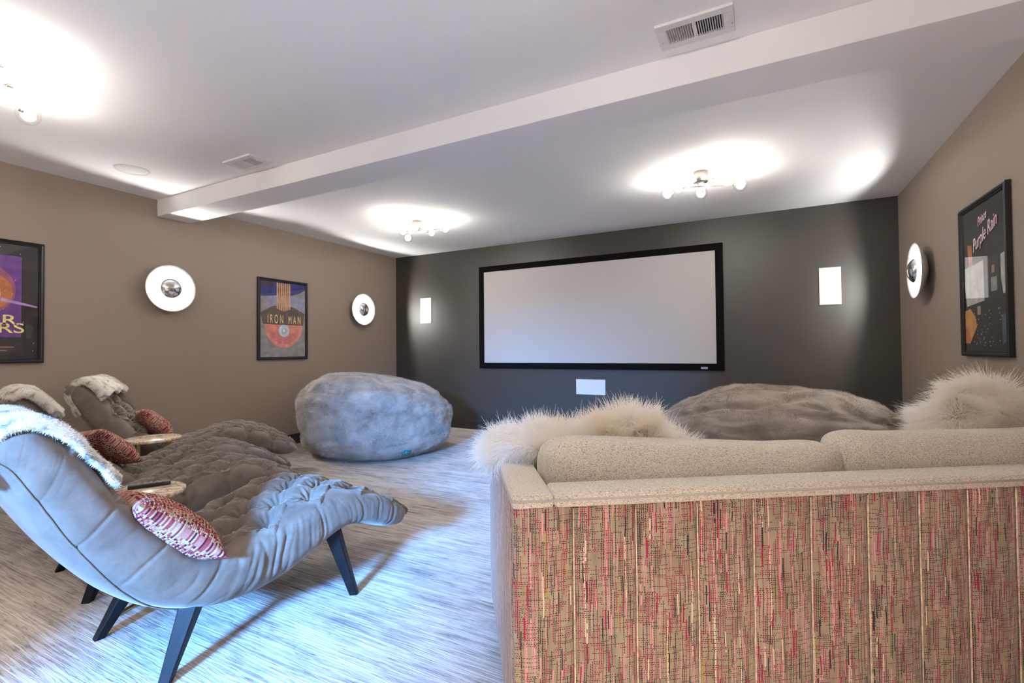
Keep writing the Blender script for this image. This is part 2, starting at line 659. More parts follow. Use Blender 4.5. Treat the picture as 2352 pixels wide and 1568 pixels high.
# fur: hair curves grown on a mesh ---------------------------------------------
def fur(name, src, count, length, mat, parent, radius=0.0009, seg=4, comb=(0, 0, -0.4), curl=0.25, clump=0.0, clump_scale=20, zmin=-9, jitter=0.35, maskf=None, lift=1.0):
    me = src.data
    me.calc_loop_triangles()
    nt = len(me.loop_triangles)
    tri = np.empty(nt * 3, np.int32)
    me.loop_triangles.foreach_get('vertices', tri)
    tri = tri.reshape(-1, 3)
    co = np.empty(len(me.vertices) * 3, np.float32)
    me.vertices.foreach_get('co', co)
    co = co.reshape(-1, 3).astype(float)
    vn = np.empty(len(me.vertices) * 3, np.float32)
    me.vertices.foreach_get('normal', vn)
    vn = vn.reshape(-1, 3).astype(float)
    A, B, C = co[tri[:, 0]], co[tri[:, 1]], co[tri[:, 2]]
    ar = np.linalg.norm(np.cross(B - A, C - A), axis=1)
    ar[(A[:, 2] < zmin)] = 0
    if maskf is not None:
        ar = ar * maskf((A + B + C) / 3)
    pick = rng.choice(nt, count, p=ar / ar.sum())
    r1 = np.sqrt(rng.random((count, 1)))
    r2_ = rng.random((count, 1))
    w = (1 - r1, r1 * (1 - r2_), r1 * r2_)
    root = A[pick] * w[0] + B[pick] * w[1] + C[pick] * w[2]
    nr = vn[tri[pick, 0]] * w[0] + vn[tri[pick, 1]] * w[1] + vn[tri[pick, 2]] * w[2]
    nr /= np.linalg.norm(nr, axis=1, keepdims=True) + 1e-9
    L = length * (0.55 + 0.6 * rng.random((count, 1)))
    nz = np.stack([vnoise(root * clump_scale + k * 31.7) for k in range(3)], 1)
    d = nr * lift + np.array(comb) + clump * nz + jitter * rng.normal(0, 1, (count, 3)) * 0.5
    d /= np.linalg.norm(d, axis=1, keepdims=True)
    bend = curl * rng.normal(0, 1, (count, 3)) + clump * 0.8 * np.stack([vnoise(root * clump_scale * 0.7 + 91 + k * 13.7) for k in range(3)], 1)
    bend[:, 2] -= curl * 0.5
    t = np.linspace(0, 1, seg)[None, :, None]
    Pn = root[:, None] - nr[:, None] * 0.003 + (d[:, None] * t + bend[:, None] * t ** 2 * 0.6) * L[:, None]
    cu = bpy.data.hair_curves.new(name)
    cu.add_curves([seg] * count)
    cu.points.foreach_set('position', Pn.astype(np.float32).ravel())
    rad = np.broadcast_to(radius * (1 - 0.85 * t[..., 0] ** 1.5), (count, seg))
    cu.points.foreach_set('radius', np.ascontiguousarray(rad, np.float32).ravel())
    cu.materials.append(mat)
    o = bpy.data.objects.new(name, cu)
    link(o, parent)
    o['kind'] = 'stuff'
    return o


# ================================================================== STRUCTURE
def struct(o, label=None):
    o['kind'] = 'structure'
    if label:
        o['label'] = label
    return o


struct(box('floor', (XL - 0.15, -3.7, -0.10), (XR + 0.15, YF + 0.15, 0.0), M['carpet']), 'greige carpet with broken dark streaks')
struct(box('ceiling', (XL - 0.15, -3.7, ZC), (XR + 0.15, YF + 0.15, ZC + 0.12), M['ceiling']), 'flat white painted ceiling')
struct(box('wall_left', (XL - 0.15, -3.7, 0), (XL, YF + 0.15, ZC), M['wall']), 'taupe wall with two round sconces')
struct(box('wall_front', (XL, YF, 0), (XR, YF + 0.15, ZC), M['front']), 'charcoal wall behind the projection screen')
struct(box('wall_right', (XR, -3.7, 0), (XR + 0.15, YF + 0.15, ZC), M['wall']), 'taupe wall on the right with one sconce')
bm = bmesh.new()
add_box(bm, (XL, YB - 0.12, 0), (DOOR_X0, YB, ZC))
add_box(bm, (DOOR_X1, YB - 0.12, 0), (XR, YB, ZC))
add_box(bm, (DOOR_X0, YB - 0.12, DOOR_H), (DOOR_X1, YB, ZC))
struct(bm_obj('wall_back', bm, M['wall']), 'taupe wall behind the camera with an open doorway')
bm = bmesh.new()
add_box(bm, (XL, -3.65, 0), (-1.2, -3.55, ZC))
add_box(bm, (0.5, -3.65, 0), (XR, -3.55, ZC))
add_box(bm, (-1.2, -3.65, 2.68), (0.5, -3.55, ZC))
struct(bm_obj('wall_hall', bm, M['wall']), 'hall wall beyond the doorway')
# glazed double door of the hall, the source of the daylight
bm = bmesh.new()
for x0, x1 in ((-1.2, -1.12), (-0.39, -0.31), (0.42, 0.5)):
    add_box(bm, (x0, -3.64, 0.0), (x1, -3.56, 2.68))
for z0, z1 in ((0.0, 0.18), (2.60, 2.68)):
    add_box(bm, (-1.12, -3.63, z0), (0.42, -3.57, z1))
dr = struct(bm_obj('door_1', bm, M['trimwhite']), 'white glazed double door of the hall')
for x0, x1 in ((-1.12, -0.39), (-0.31, 0.42)):
    box('pane', (x0, -3.603, 0.18), (x1, -3.597, 2.60), M['glazing'], dr)

struct(box('trim_1', (XL, 2.645, 2.571), (XR, 2.965, ZC), M['ceiling'], bevel=0.004), 'white boxed ceiling beam crossing the room')


def baseboard(name, lo, hi):
    return struct(box(name, lo, hi, M['base'], bevel=0.004), 'black painted baseboard')


baseboard('baseboard_left', (XL, YB, 0), (XL + 0.014, YF, 0.130))
baseboard('baseboard_front', (XL + 0.014, YF - 0.014, 0), (XR - 0.014, YF, 0.130))
baseboard('baseboard_right', (XR - 0.014, YB, 0), (XR, YF, 0.130))

# ================================================================== FRONT WALL
scr = empty('projection_screen', (-2.100, YF, 1.680), 0, 'wide white projection screen in a black frame on the charcoal wall', 'screen')
SW, SH = 3.195, 1.345
box('screen_surface', (-SW / 2 - 0.01, -0.035, -SH / 2 - 0.01), (SW / 2 + 0.01, -0.012, SH / 2 + 0.01), M['screen'], scr)
sweep_rect('frame', SW, SH, [(0, 0.036), (0.006, 0.044), (0.055, 0.048), (0.084, 0.040), (0.084, 0.0), (0.06, 0.0), (0, 0.010)], M['blackmatte'], scr)
bd = box('maker_badge', (1.425, -0.049, -0.738), (1.500, -0.0470, -0.712), plain('badge_silver', (0.42, 0.42, 0.60), 0.35, metal=0.3), scr)
tag(bd, 'small silver blue badge')


def wall_speaker(x, z, w, h, label):
    r = empty('wall_speaker', (x, YF, z), 0, label, 'speaker', 'flush white speakers on the front wall')
    box('grille', (-w / 2 + 0.004, -0.010, -h / 2 + 0.004), (w / 2 - 0.004, -0.004, h / 2 - 0.004), M['grille'], r)
    sweep_rect('rim', w - 0.008, h - 0.008, [(0, 0.008), (0, 0.011), (0.004, 0.011), (0.004, 0.0), (0, 0.0)], M['metalwhite'], r)
    return r


wall_speaker(-4.800, 1.833, 0.215, 0.405, 'white wall speaker left of the screen, near the corner')
wall_speaker(0.642, 1.852, 0.200, 0.402, 'white wall speaker right of the screen')
wall_speaker(-2.066, 0.686, 0.405, 0.203, 'low horizontal white wall speaker under the screen')
ou = empty('wall_outlet', (-2.045, YF, 0.355), 0, 'black wall outlet under the low horizontal speaker', 'outlet')
box('plate', (-0.042, -0.006, -0.060), (0.042, 0, 0.060), M['plastic'], ou, 0.002)
for dz in (-0.026, 0.026):
    box('socket', (-0.016, -0.009, dz - 0.018), (0.016, -0.005, dz + 0.018), M['black'], ou, 0.003)

# ================================================================== SCONCES
def sconce(loc, rz, label):
    r = empty('wall_sconce', loc, rz, label, 'sconce', 'round silver dish sconces')
    lathe('back_plate', [(0.0, 0.0), (0.055, 0.0), (0.055, 0.012), (0.03, 0.014), (0.0, 0.014)], M['nickel'], r, 32, 'y')
    lathe('dish', [(0.012, 0.018), (0.08, 0.020), (0.13, 0.034), (0.185, 0.062), (0.233, 0.094), (0.236, 0.094), (0.237, 0.091), (0.187, 0.056), (0.131, 0.028), (0.08, 0.014), (0.012, 0.012)], M['leaf'], r, 72, 'y')
    lathe('bulb', [(0.0, 0.021), (0.066, 0.021), (0.071, 0.024), (0.071, 0.029), (0.066, 0.032), (0.0, 0.032)], M['sbulb'], r, 36, 'y')
    lathe('cap', [(0.0, 0.142), (0.03, 0.139), (0.060, 0.130), (0.086, 0.114), (0.101, 0.098), (0.104, 0.092), (0.099, 0.092), (0.084, 0.105), (0.055, 0.122), (0.0, 0.134)], M['chrome'], r, 56, 'y')
    lathe('stem', [(0.0, 0.031), (0.008, 0.031), (0.008, 0.135), (0.0, 0.135)], M['chrome'], r, 12, 'y')
    return r


sconce((XL, 2.735, 1.845), R(90), 'round silver dish sconce between the two left wall posters')
sconce((XL, 5.395, 1.820), R(90), 'round silver dish sconce near the front left corner')
sconce((XR, 5.262, 1.838), R(-90), 'round silver dish sconce on the right wall')
sconce((0.35, YB, 1.84), R(180), 'unseen silver dish sconce added on the back wall to light the sofa')  # added out of view as fill for the sofa back and ceiling

# ================================================================== CEILING LIGHTS
def ceiling_light(cx, cy, rods, label):
    """rods: pairs of (dx, dy, dz) globe centres relative to the canopy on the ceiling"""
    r = empty('ceiling_light', (cx, cy, ZC), 0, label, 'ceiling light', 'nickel ceiling lights with glass globes')
    lathe('canopy', [(0.0, 0.0), (0.062, 0.0), (0.062, -0.088), (0.056, -0.096), (0.0, -0.096)][::-1], M['nickel'], r, 40)
    for k in range(3):
        a = k * 2.1 + 0.4
        bm = bmesh.new()
        tube(bm, (0.03 * math.cos(a), 0.03 * math.sin(a), -0.094), (0.022 * math.cos(a), 0.022 * math.sin(a), -0.130), 0.004, n=8)
        bm_obj('stem', bm, M['nickel'], r, True)
    for p0, p1 in rods:
        p0, p1 = Vector(p0), Vector(p1)
        bm = bmesh.new()
        d = (p1 - p0).normalized()
        tube(bm, p0 + d * 0.035, p1 - d * 0.035, 0.0042, n=8)
        bm_obj('arm', bm, M['nickel'], r, True)
        for q, s in ((p0, 1), (p1, -1)):
            sc_ = bmesh.new()
            tube(sc_, q + d * s * 0.062, q + d * s * 0.022, 0.009, 0.013, n=12)
            so = bm_obj('socket', sc_, M['nickel'], r, True)
            n = 24
            g = lathe('globe', [(0.058 * math.sin(t), -0.058 * math.cos(t)) for t in np.linspace(0.0, PI, 20)], M['globe'], so, n, loc=tuple(q))
            b = lathe('bulb', [(0.036 * math.sin(t), -0.038 * math.cos(t)) for t in np.linspace(0.0, PI, 10)], M['bulb'], so, 12, loc=tuple(q))
    return r


Zg = -0.122
ceiling_light(-0.472, 4.514, [((0.31, 0.14, Zg), (-0.18, -0.05, Zg)), ((-0.02, 0.20, Zg - 0.004), (0.155, -0.26, Zg - 0.004)), ((-0.30, 0.10, Zg + 0.004), (0.205, -0.155, Zg + 0.02))], 'ceiling light of glass globes nearest the right wall')
ceiling_light(-3.66, 4.573, [((0.365, 0.066, Zg), (-0.145, -0.08, Zg)), ((-0.297, 0.19, Zg - 0.004), (0.128, -0.183, Zg - 0.004)), ((0.11, 0.14, Zg + 0.004), (0.01, -0.375, Zg + 0.004))], 'ceiling light of glass globes near the left front corner')
ceiling_light(-3.62, 0.86, [((0.352, 0.09, Zg), (-0.29, -0.10, Zg)), ((0.102, 0.206, Zg), (-0.12, -0.26, Zg)), ((-0.257, 0.339, Zg), (0.19, -0.22, Zg))], 'ceiling light cut off by the left edge of the view, over the loungers')
ceiling_light(-0.45, 0.75, [((0.31, 0.14, Zg), (-0.18, -0.05, Zg)), ((-0.02, 0.20, Zg - 0.004), (0.155, -0.26, Zg - 0.004)), ((-0.30, 0.10, Zg + 0.004), (0.205, -0.155, Zg + 0.02))], 'unseen ceiling light of glass globes added above the camera')  # unseen fourth fixture assumed from the grid, included for its light

def fill_downlight(x, y, label):  # added out of view, bounces fill off the floor onto ceiling and sofa
    r = empty('fill_downlight', (x, y, ZC), 0, label, 'ceiling light', 'unseen fill lights added by the back wall')
    lathe('housing', [(0.0, 0.0), (0.062, 0.0), (0.062, -0.165), (0.052, -0.165), (0.052, -0.020), (0.0, -0.020)][::-1], M['metalwhite'], r, 40)
    lathe('lens', [(0.0, -0.032), (0.050, -0.032), (0.050, -0.026)][::-1], M['lens'], r, 32)


M['lens'] = emit('fill_lens', (1.0, 0.86, 0.72), 4200.0)
for x, y, lab in ((-0.45, -0.45, 'nearest the doorway'), (0.20, -0.40, 'in front of the added back wall sconce'), (0.80, -0.35, 'in the back right corner'), (0.35, 0.20, 'between the back wall and the sofa'), (-3.1, -0.35, 'left of the doorway')):
    fill_downlight(x, y, 'added unseen cylinder downlight ' + lab)

# ================================================================== VENTS AND CEILING SPEAKER
def vent(cx, cy, label, drop=0.006):
    r = empty('air_vent', (cx, cy, ZC), 0, label, 'vent', 'white ceiling air vents')
    w, h = 0.345, 0.205
    ow, oh = 0.255, 0.118
    bm = bmesh.new()
    zt, zb = -0.001, -0.016
    # plate with two slots banks: four rails and a middle bar
    add_box(bm, (-w / 2, -h / 2, zb), (w / 2, -oh / 2, zt), 0.002, 1)
    add_box(bm, (-w / 2, oh / 2, zb), (w / 2, h / 2, zt), 0.002, 1)
    add_box(bm, (-w / 2, -oh / 2, zb), (-ow / 2, oh / 2, zt))
    add_box(bm, (ow / 2, -oh / 2, zb), (w / 2, oh / 2, zt))
    add_box(bm, (-0.009, -oh / 2, zb), (0.009, oh / 2, zt))
    bm_obj('frame', bm, M['metalwhite'], r)
    box('backing', (-ow / 2, -oh / 2, -0.004), (ow / 2, oh / 2, -0.001), M['dark'], r)
    proto = {}
    for side in (-1, 1):
        bm = bmesh.new()
        add_box(bm, (-0.0011, -oh / 2, -0.0055), (0.0011, oh / 2, 0.0055))
        for v in bm.verts:
            a = R(28) * side
            v.co.x, v.co.z = v.co.x * math.cos(a) - v.co.z * math.sin(a), v.co.x * math.sin(a) + v.co.z * math.cos(a)
        for k in range(11):
            x = side * (0.012 + (k + 0.5) * (ow / 2 - 0.012) / 11)
            if k == 0:
                o = bm_obj('louver', bm, M['metalwhite'], r)
                proto[side] = o
            else:
                o = proto[side].copy()
                link(o, r)
            o.location = (x, 0, -0.0115)
    bm = bmesh.new()
    tube(bm, (ow / 2 + 0.018, 0.0, -0.014), (ow / 2 + 0.018, 0.0, -0.026), 0.0025, n=8)
    tube(bm, (ow / 2 + 0.018, 0.0, -0.025), (ow / 2 + 0.014, -0.022, -0.027), 0.0025, n=8)
    bm_obj('lever', bm, M['metalwhite'], r, True)
    for x in (-w / 2 + 0.018, w / 2 - 0.010):
        lathe('screw', [(0.0, -0.0185), (0.003, -0.018), (0.004, -0.0155)], M['nickel'], r, 10, loc=(x, 0.03, 0))
    return r


vent(-0.272, 2.455, 'white louvered ceiling vent at the top of the view beside the beam')
vent(-3.702, 2.465, 'white louvered ceiling vent beside the beam over the loungers')
cs = empty('ceiling_speaker', (-4.707, 2.107, ZC), 0, 'round white flush ceiling speaker beside the left wall', 'speaker')
lathe('rim', [(0.118, 0.0), (0.123, -0.003), (0.120, -0.007), (0.114, -0.007), (0.112, 0.0)], M['metalwhite'], cs, 48)
lathe('grille', [(0.0, -0.0045), (0.110, -0.0045), (0.1125, -0.002)][::1], M['grille'], cs, 48)

# ================================================================== POSTERS
def quad(x0, z0, x1, z1):
    return [(x0, z0), (x1, z0), (x1, z1), (x0, z1)]


def disc(cx, cz, rx, rz, a0=0, a1=360, n=36):
    return [(cx + rx * math.cos(R(a)), cz + rz * math.sin(R(a))) for a in np.linspace(a0, a1, n, endpoint=(a1 - a0) < 360)]


PC = {}


def ink(c):
    if c not in PC:
        PC[c] = plain('poster_ink', c, 0.55, spec=0.3, vary=0.22, vscale=14)
    return PC[c]


def poster(loc, rz, w, h, shapes, texts, label, fw_=0.034):
    r = empty('framed_poster', loc, rz, label, 'poster', 'black framed posters')
    iw, ih = w - 2 * fw_, h - 2 * fw_
    sweep_rect('frame', iw, ih, [(0, 0.016), (0.004, 0.022), (0.010, 0.022), (0.013, 0.028), (0.024, 0.031), (0.030, 0.027), (fw_, 0.026), (fw_, 0.0), (0, 0.0)], M['black'], r)
    V, Fc, mats, mi = [], [], [], []
    for k, (poly, c) in enumerate(shapes):
        s = len(V)
        for (x, z) in poly:
            V.append((x * iw / 2, -0.0100 - 0.00012 * k, z * ih / 2))
        Fc.append(list(range(s, s + len(poly))))
        m = ink(c)
        if m not in mats:
            mats.append(m)
        mi.append(mats.index(m))
    o = mesh_obj('print', V, Fc, mats, r, False)
    o.data.polygons.foreach_set('material_index', mi)
    for (body, x, z, size, col, shear, sx, rot) in texts:
        cu = bpy.data.curves.new('lettering', 'FONT')
        cu.body = body
        cu.align_x = 'CENTER'
        cu.align_y = 'CENTER'
        cu.size = size
        cu.shear = shear
        cu.offset = 0.001
        cu.materials.append(ink(col))
        tmp = bpy.data.objects.new('tmp', cu)
        COL.objects.link(tmp)
        me = bpy.data.meshes.new_from_object(tmp)
        bpy.data.objects.remove(tmp)
        bpy.data.curves.remove(cu)
        t = bpy.data.objects.new('lettering', me)
        link(t, r)
        t.location = (x * iw / 2, -0.0100 - 0.00012 * (len(shapes) + 2), z * ih / 2)
        t.rotation_euler = (R(90), R(-rot), 0)
        t.scale = (sx, 1, 1)
    box('glazing', (-iw / 2, -0.0155, -ih / 2), (iw / 2, -0.0140, ih / 2), M['glazing'], r)
    return r


# left wall, first poster (only its right edge shows): violet night with an orange glow
PURP, ORNG, PCH, DKG, GOLD = (0.17, 0.07, 0.30), (0.55, 0.20, 0.08), (0.80, 0.50, 0.36), (0.045, 0.040, 0.040), (0.85, 0.66, 0.30)
S1 = [(quad(-1, -1, 1, 1), DKG), (quad(-0.68, -0.62, 0.68, 0.80), PURP), (disc(0.05, 0.20, 0.52, 0.42), (0.36, 0.13, 0.22)), (disc(0.12, 0.16, 0.40, 0.30), ORNG), (disc(0.06, 0.12, 0.24, 0.20), PCH),
      ([(0.30, 0.06), (0.98, -0.06), (0.98, -0.09), (0.30, 0.00)], (0.50, 0.32, 0.62)), (quad(-0.60, -0.80, 0.55, -0.785), (0.45, 0.25, 0.15)), (quad(-0.5, -0.86, 0.42, -0.85), (0.45, 0.25, 0.15))]
for k in range(40):
    x, z = random.uniform(-0.95, 0.95), random.uniform(-0.95, 0.95)
    S1.append((disc(x, z, 0.010, 0.007, n=6), (0.75, 0.70, 0.80)))
poster((XL, 1.425, 1.617), R(90), 0.71, 1.00, S1, [('STAR', 0.03, -0.33, 0.115, GOLD, 0, 1.35, 0), ('WARS', 0.07, -0.47, 0.115, GOLD, 0, 1.35, 0)], 'black framed violet and orange poster cut off by the left edge')

# left wall, second poster: blue sweep, gold bars, coral bowl, pale ring
BLU, LBL, GRY, COR, DKC = (0.045, 0.05, 0.22), (0.30, 0.30, 0.44), (0.30, 0.285, 0.275), (0.72, 0.26, 0.21), (0.13, 0.095, 0.075)
S2 = [(quad(-1, -1, 1, 1), GRY), (quad(-1, 0.05, 1, 0.64), LBL), (quad(-1, 0.05, -0.72, 0.60), (0.30, 0.28, 0.29)),
      ([(-1, 0.58), (-0.3, 0.64), (0.3, 0.66), (0.75, 0.76), (1, 0.86), (1, 1), (-1, 1)], BLU), (quad(-1, 0.86, -0.45, 1), (0.06, 0.05, 0.06)),
      ([(-0.98, 0.16), (-0.45, 0.36), (0.40, 0.36), (0.98, 0.20), (0.90, -0.12), (0.55, -0.30), (-0.55, -0.30), (-0.90, -0.12)], DKC)]
for k in range(7):
    x = -0.27 + k * 0.09
    S2.append((quad(x - 0.034, 0.22 + 0.02 * abs(k - 3), x + 0.034, 0.985), (0.62 - 0.05 * (k % 2), 0.36 - 0.05 * (k % 2), 0.16)))
S2 += [(disc(0.02, -0.14, 0.84, 0.62, 180, 360, 30), COR), (disc(0.02, -0.36, 0.60, 0.30, 180, 360, 30), (0.60, 0.20, 0.17)), (disc(0.02, -0.30, 0.235, 0.165), (0.62, 0.70, 0.82)), (disc(0.02, -0.30, 0.10, 0.07), (0.30, 0.36, 0.44)), (disc(0.02, -0.30, 0.07, 0.05), (0.88, 0.90, 0.93))]
poster((XL, 4.087, 1.600), R(90), 0.713, 1.008, S2, [('I R O N', -0.36, -0.005, 0.150, GOLD, 0, 0.46, 0), ('M A N', 0.50, -0.015, 0.150, GOLD, 0, 0.46, 0)], 'black framed poster with gold bars and a coral bowl shape, between the two left sconces')

# right wall poster: near-black with an orange strip, pale glass reflections painted into the print, embers and a blue glow
BLK, OR2, REFL, AMB, PNK = (0.030, 0.029, 0.030), (0.62, 0.22, 0.09), (0.62, 0.62, 0.58), (0.75, 0.36, 0.10), (0.86, 0.62, 0.66)
S3 = [(quad(-1, -1, 1, 1), BLK), (quad(-0.02, -0.2, 0.62, 0.24), (0.060, 0.060, 0.060)), ([(-0.80, 0.53), (-0.58, 0.50), (-0.56, 0.12), (-0.74, 0.12)], OR2),
      ([(-0.97, 0.20), (-0.03, 0.23), (-0.01, -0.32), (-0.90, -0.36), (-0.98, -0.05)], REFL), ([(0.72, 0.22), (1.0, 0.25), (1.0, -0.27), (0.80, -0.28), (0.72, -0.08)], REFL),
      ([(-1, -0.42), (-0.72, -0.40), (-0.48, -0.52), (-0.40, -0.66), (-0.62, -0.80), (-0.78, -0.90), (-1, -0.88)], AMB), ([(-1, -0.62), (-0.86, -0.70), (-0.70, -0.86), (-1, -0.90)], OR2),
      (quad(0.34, 0.02, 0.46, 0.12), (0.42, 0.24, 0.17)), (quad(0.30, -0.22, 0.56, -0.04), (0.42, 0.40, 0.37)), (quad(-0.36, -0.50, -0.20, -0.38), (0.46, 0.32, 0.22)),
      ([(0.72, -0.55), (0.98, -0.50), (1.0, -0.85), (0.74, -0.92)], (0.09, 0.12, 0.18))]
for k in range(46):
    x, z = random.uniform(-0.5, 0.9), random.uniform(-0.95, -0.45)
    S3.append((disc(x, z, 0.014, 0.008, n=6), (0.55, 0.52, 0.48)))
poster((XR, 4.055, 1.622), R(-90), 0.74, 1.002, S3, [('Prince', 0.0, 0.79, 0.080, PNK, 0.55, 0.70, 14), ('Purple Rain', 0.08, 0.57, 0.118, PNK, 0.55, 0.72, 17)], 'black framed near-black poster with pale reflections painted in on the right wall', 0.036)

# ================================================================== CHAISE LOUNGES
TOP = [(-0.742, .902), (-0.715, .952), (-0.650, .966), (-0.580, .908), (-0.517, .822), (-0.462, .730), (-0.387, .630), (-0.302, .535), (-0.222, .455), (-0.120, .420), (0.0, .440), (.12, .487), (.25, .524), (.35, .526), (.45, .505), (.58, .455), (.69, .390), (.775, .325), (.818, .275), (.823, .250)]
BOT = [(-0.742, .890), (-0.752, .850), (-0.728, .790), (-0.700, .716), (-0.662, .640), (-0.616, .556), (-0.550, .454), (-0.467, .348), (-0.356, .254), (-0.200, .187), (-0.05, .168), (.09, .187), (.22, .245), (.335, .303), (.43, .315), (.54, .280), (.635, .244), (.715, .226), (.775, .225), (.816, .240)]
HW = 0.350
NT_, NR_ = 520, 320
tt = np.linspace(0, 1, NT_)
# finer sampling near the ends
tt = 0.5 - 0.5 * np.cos(PI * (0.12 + 0.76 * tt))
tt = (tt - tt[0]) / (tt[-1] - tt[0])
T2 = catmull(TOP, tt)
B2 = catmull(BOT, tt)


def unit_ring(n, hw, ht, e=4.2, elo=2.7):
    a = np.linspace(0, 2 * PI, 4001)
    e = np.where(np.sin(a) < 0, elo, e)
    x = np.sign(np.cos(a)) * np.abs(np.cos(a)) ** (2 / e)
    y = np.sign(np.sin(a)) * np.abs(np.sin(a)) ** (2 / e)
    s = np.concatenate([[0], np.cumsum(np.hypot(np.diff(x * hw), np.diff(y * ht)))])
    q = np.linspace(0, s[-1], n, endpoint=False)
    return np.interp(q, s, x), np.interp(q, s, y)


rx, ry = unit_ring(NR_, HW, 0.11)


def chaise_hw(s):
    h = np.full_like(s, HW)
    e = np.clip((s - 0.55) / 0.277, 0, 1)
    h = HW * (1 - e ** 2.6) ** (1 / 2.3) * 1.0
    h = np.maximum(h, 0.02)
    hd = np.clip((-0.62 - s) / 0.14, 0, 1)
    return h * (1 - 0.10 * hd ** 2)


def chaise_base():
    mid = (T2 + B2) / 2
    half = (T2 - B2) / 2
    s_mid = mid[:, 0]
    hw = chaise_hw(s_mid)
    G = np.empty((NT_, NR_, 3))
    G[:, :, 0] = hw[:, None] * rx[None]                       # across  (local x)
    G[:, :, 1] = mid[:, :1] + half[:, :1] * ry[None]           # along   (local y)
    G[:, :, 2] = mid[:, 1:] + half[:, 1:] * ry[None]
    return G, hw


def build_chaise_body():
    G, hw = chaise_base()
    N = grid_normals(G, True)
    if N[NT_ // 2, np.argmax(ry), 2] < 0:
        N = -N
    ua = np.concatenate([[0], np.cumsum(np.linalg.norm(np.diff(T2, axis=0), axis=1))])
    ua = ua - np.interp(0.25, T2[:, 0][160:], ua[160:])       # zero at the seat crest
    pu, pv = 0.105, 0.105
    U = np.repeat(ua[:, None], NR_, 1)
    V = G[:, :, 0]
    a = (U / pu + V / pv) / 2
    b = (U / pu - V / pv) / 2
    ra, rb = np.round(a), np.round(b)
    bu, bv = (ra + rb) * pu, (ra - rb) * pv
    du, dv = U - bu, V - bv
    r = np.hypot(du, dv)
    edge = np.minimum(np.abs(a - ra), np.abs(b - rb))
    okb = np.abs(bv) < 0.22
    rw = np.where(okb & (np.abs(bv) < hw[:, None] - 0.07), r, 9.0)
    upw = np.clip((ry[None] - 0.55) / 0.40, 0, 1)
    upw = np.clip((ry[None] - 0.30) / 0.35, 0, 1)
    inn = np.clip((0.285 - np.abs(V)) / 0.05, 0, 1) * np.clip((hw[:, None] - 0.05 - np.abs(V)) / 0.05, 0, 1)
    th = np.arctan2(dv, du)
    ph = 6.28 * _h(np.round(bu * 100).astype(np.int64), np.round(bv * 100).astype(np.int64), np.zeros_like(bu).astype(np.int64))
    tuft = -0.046 * np.exp(-(rw / 0.040) ** 1.35) - 0.016 * inn * np.exp(-(edge / 0.055) ** 1.0) * np.exp(-(rw / 0.11) ** 2) + 0.016 * np.clip(rw / 0.09, 0, 1) ** 2 * okb
    jag = 0.8 * vnoise(np.stack([U * 40, V * 40, 0 * U], -1))
    tuft += 0.0105 * np.cos(10 * th + ph + jag) * np.exp(-((rw - 0.040) / 0.020) ** 2)
    tuft += 0.0034 * np.cos(19 * th + 2 * ph + jag) * np.exp(-((rw - 0.058) / 0.020) ** 2)
    D = upw * tuft
    # pleats down the sides, one from every edge button, and gathered wrinkles between
    sidew = np.clip((np.abs(rx[None]) - 0.86) / 0.08, 0, 1) * np.clip((ry[None] + 0.93) / 0.25, 0, 1)
    sgn = np.sign(rx[None])
    slant = 0.030 * ry[None] * np.sin(U * 5 + sgn) + 0.010 * vnoise(np.stack([U * 7, ry[None] * 1.2 + 0 * U, sgn + 0 * U], -1))
    uu = U + slant
    k = np.round((uu / pu) / 2) * 2
    dpl = np.abs(uu - k * pu)
    hd_ = np.clip((-U - 0.42) / 0.15, 0, 1)
    sidew = sidew * (1 - 0.55 * hd_)
    D = D - sidew * (0.014 * np.exp(-(dpl / 0.0045) ** 1.0)) * (0.25 + 0.75 * (_h(k.astype(np.int64), (sgn * 3 + 5).astype(np.int64) + 0 * k.astype(np.int64), 0 * k.astype(np.int64)) > 0.35))
    D = D + sidew * 0.0012 * np.clip(1 - ((0.088 - dpl) / 0.088) ** 2, 0, 1)
    g1 = vnoise(np.stack([uu * 62 + 3 * sgn, ry[None] * 0.9 + 0 * U, 0 * U + 5 * sgn], -1))
    g2 = 0 and vnoise(np.stack([uu * 120, ry[None] * 0.8 + 0 * U, 0 * U + 9 * sgn], -1))
    bend = np.exp(-((U + 0.20) / 0.22) ** 2) + 0.35 * np.exp(-((U - 0.38) / 0.20) ** 2) + 0.12
    wp = uu + 0.020 * vnoise(np.stack([uu * 6, ry[None] * 1.1 + 0 * U, 3 * sgn + 0 * U], -1))
    env = 0.18 + bend
    for fr, dep, sharp, yk in ((24.0, 0.0085, 0.10, 0.55), (45.0, 0.0065, 0.13, 0.7), (80.0, 0.0030, 0.20, 0.8)):
        g_ = vnoise(np.stack([wp * fr + 7 * sgn, ry[None] * yk + 0 * U, fr * 0.1 * sgn + 0 * U], -1))
        on_ = np.clip(0.5 + 1.4 * vnoise(np.stack([wp * fr * 0.35, ry[None] * 1.5 + 0 * U, fr + sgn + 0 * U], -1)), 0, 1)
        D = D - sidew * env * on_ * dep * np.exp(-np.abs(g_) / sharp)
    D = D + sidew * bend * 0.0035 * g1
    # seam where the side meets the outside back
    sy = np.interp(tt, [0.0, 0.12, 0.30, 0.46, 0.55], [-0.25, -0.38, -0.55, -0.86, -0.99])[:, None]
    seam = np.exp(-((ry[None] - sy) / 0.045) ** 2) * (np.abs(rx[None]) > 0.5) * (tt[:, None] < 0.55)
    D = D - 0.0015 * seam
    fade = np.clip(np.minimum(tt, 1 - tt)[:, None] / 0.02, 0, 1)
    P = G + N * (D * fade)[..., None]
    F_ = grid_faces(NT_, NR_, True)
    V_ = P.reshape(-1, 3)
    c0, c1 = len(V_), len(V_) + 1
    V_ = np.vstack([V_, P[0].mean(0), P[-1].mean(0)])
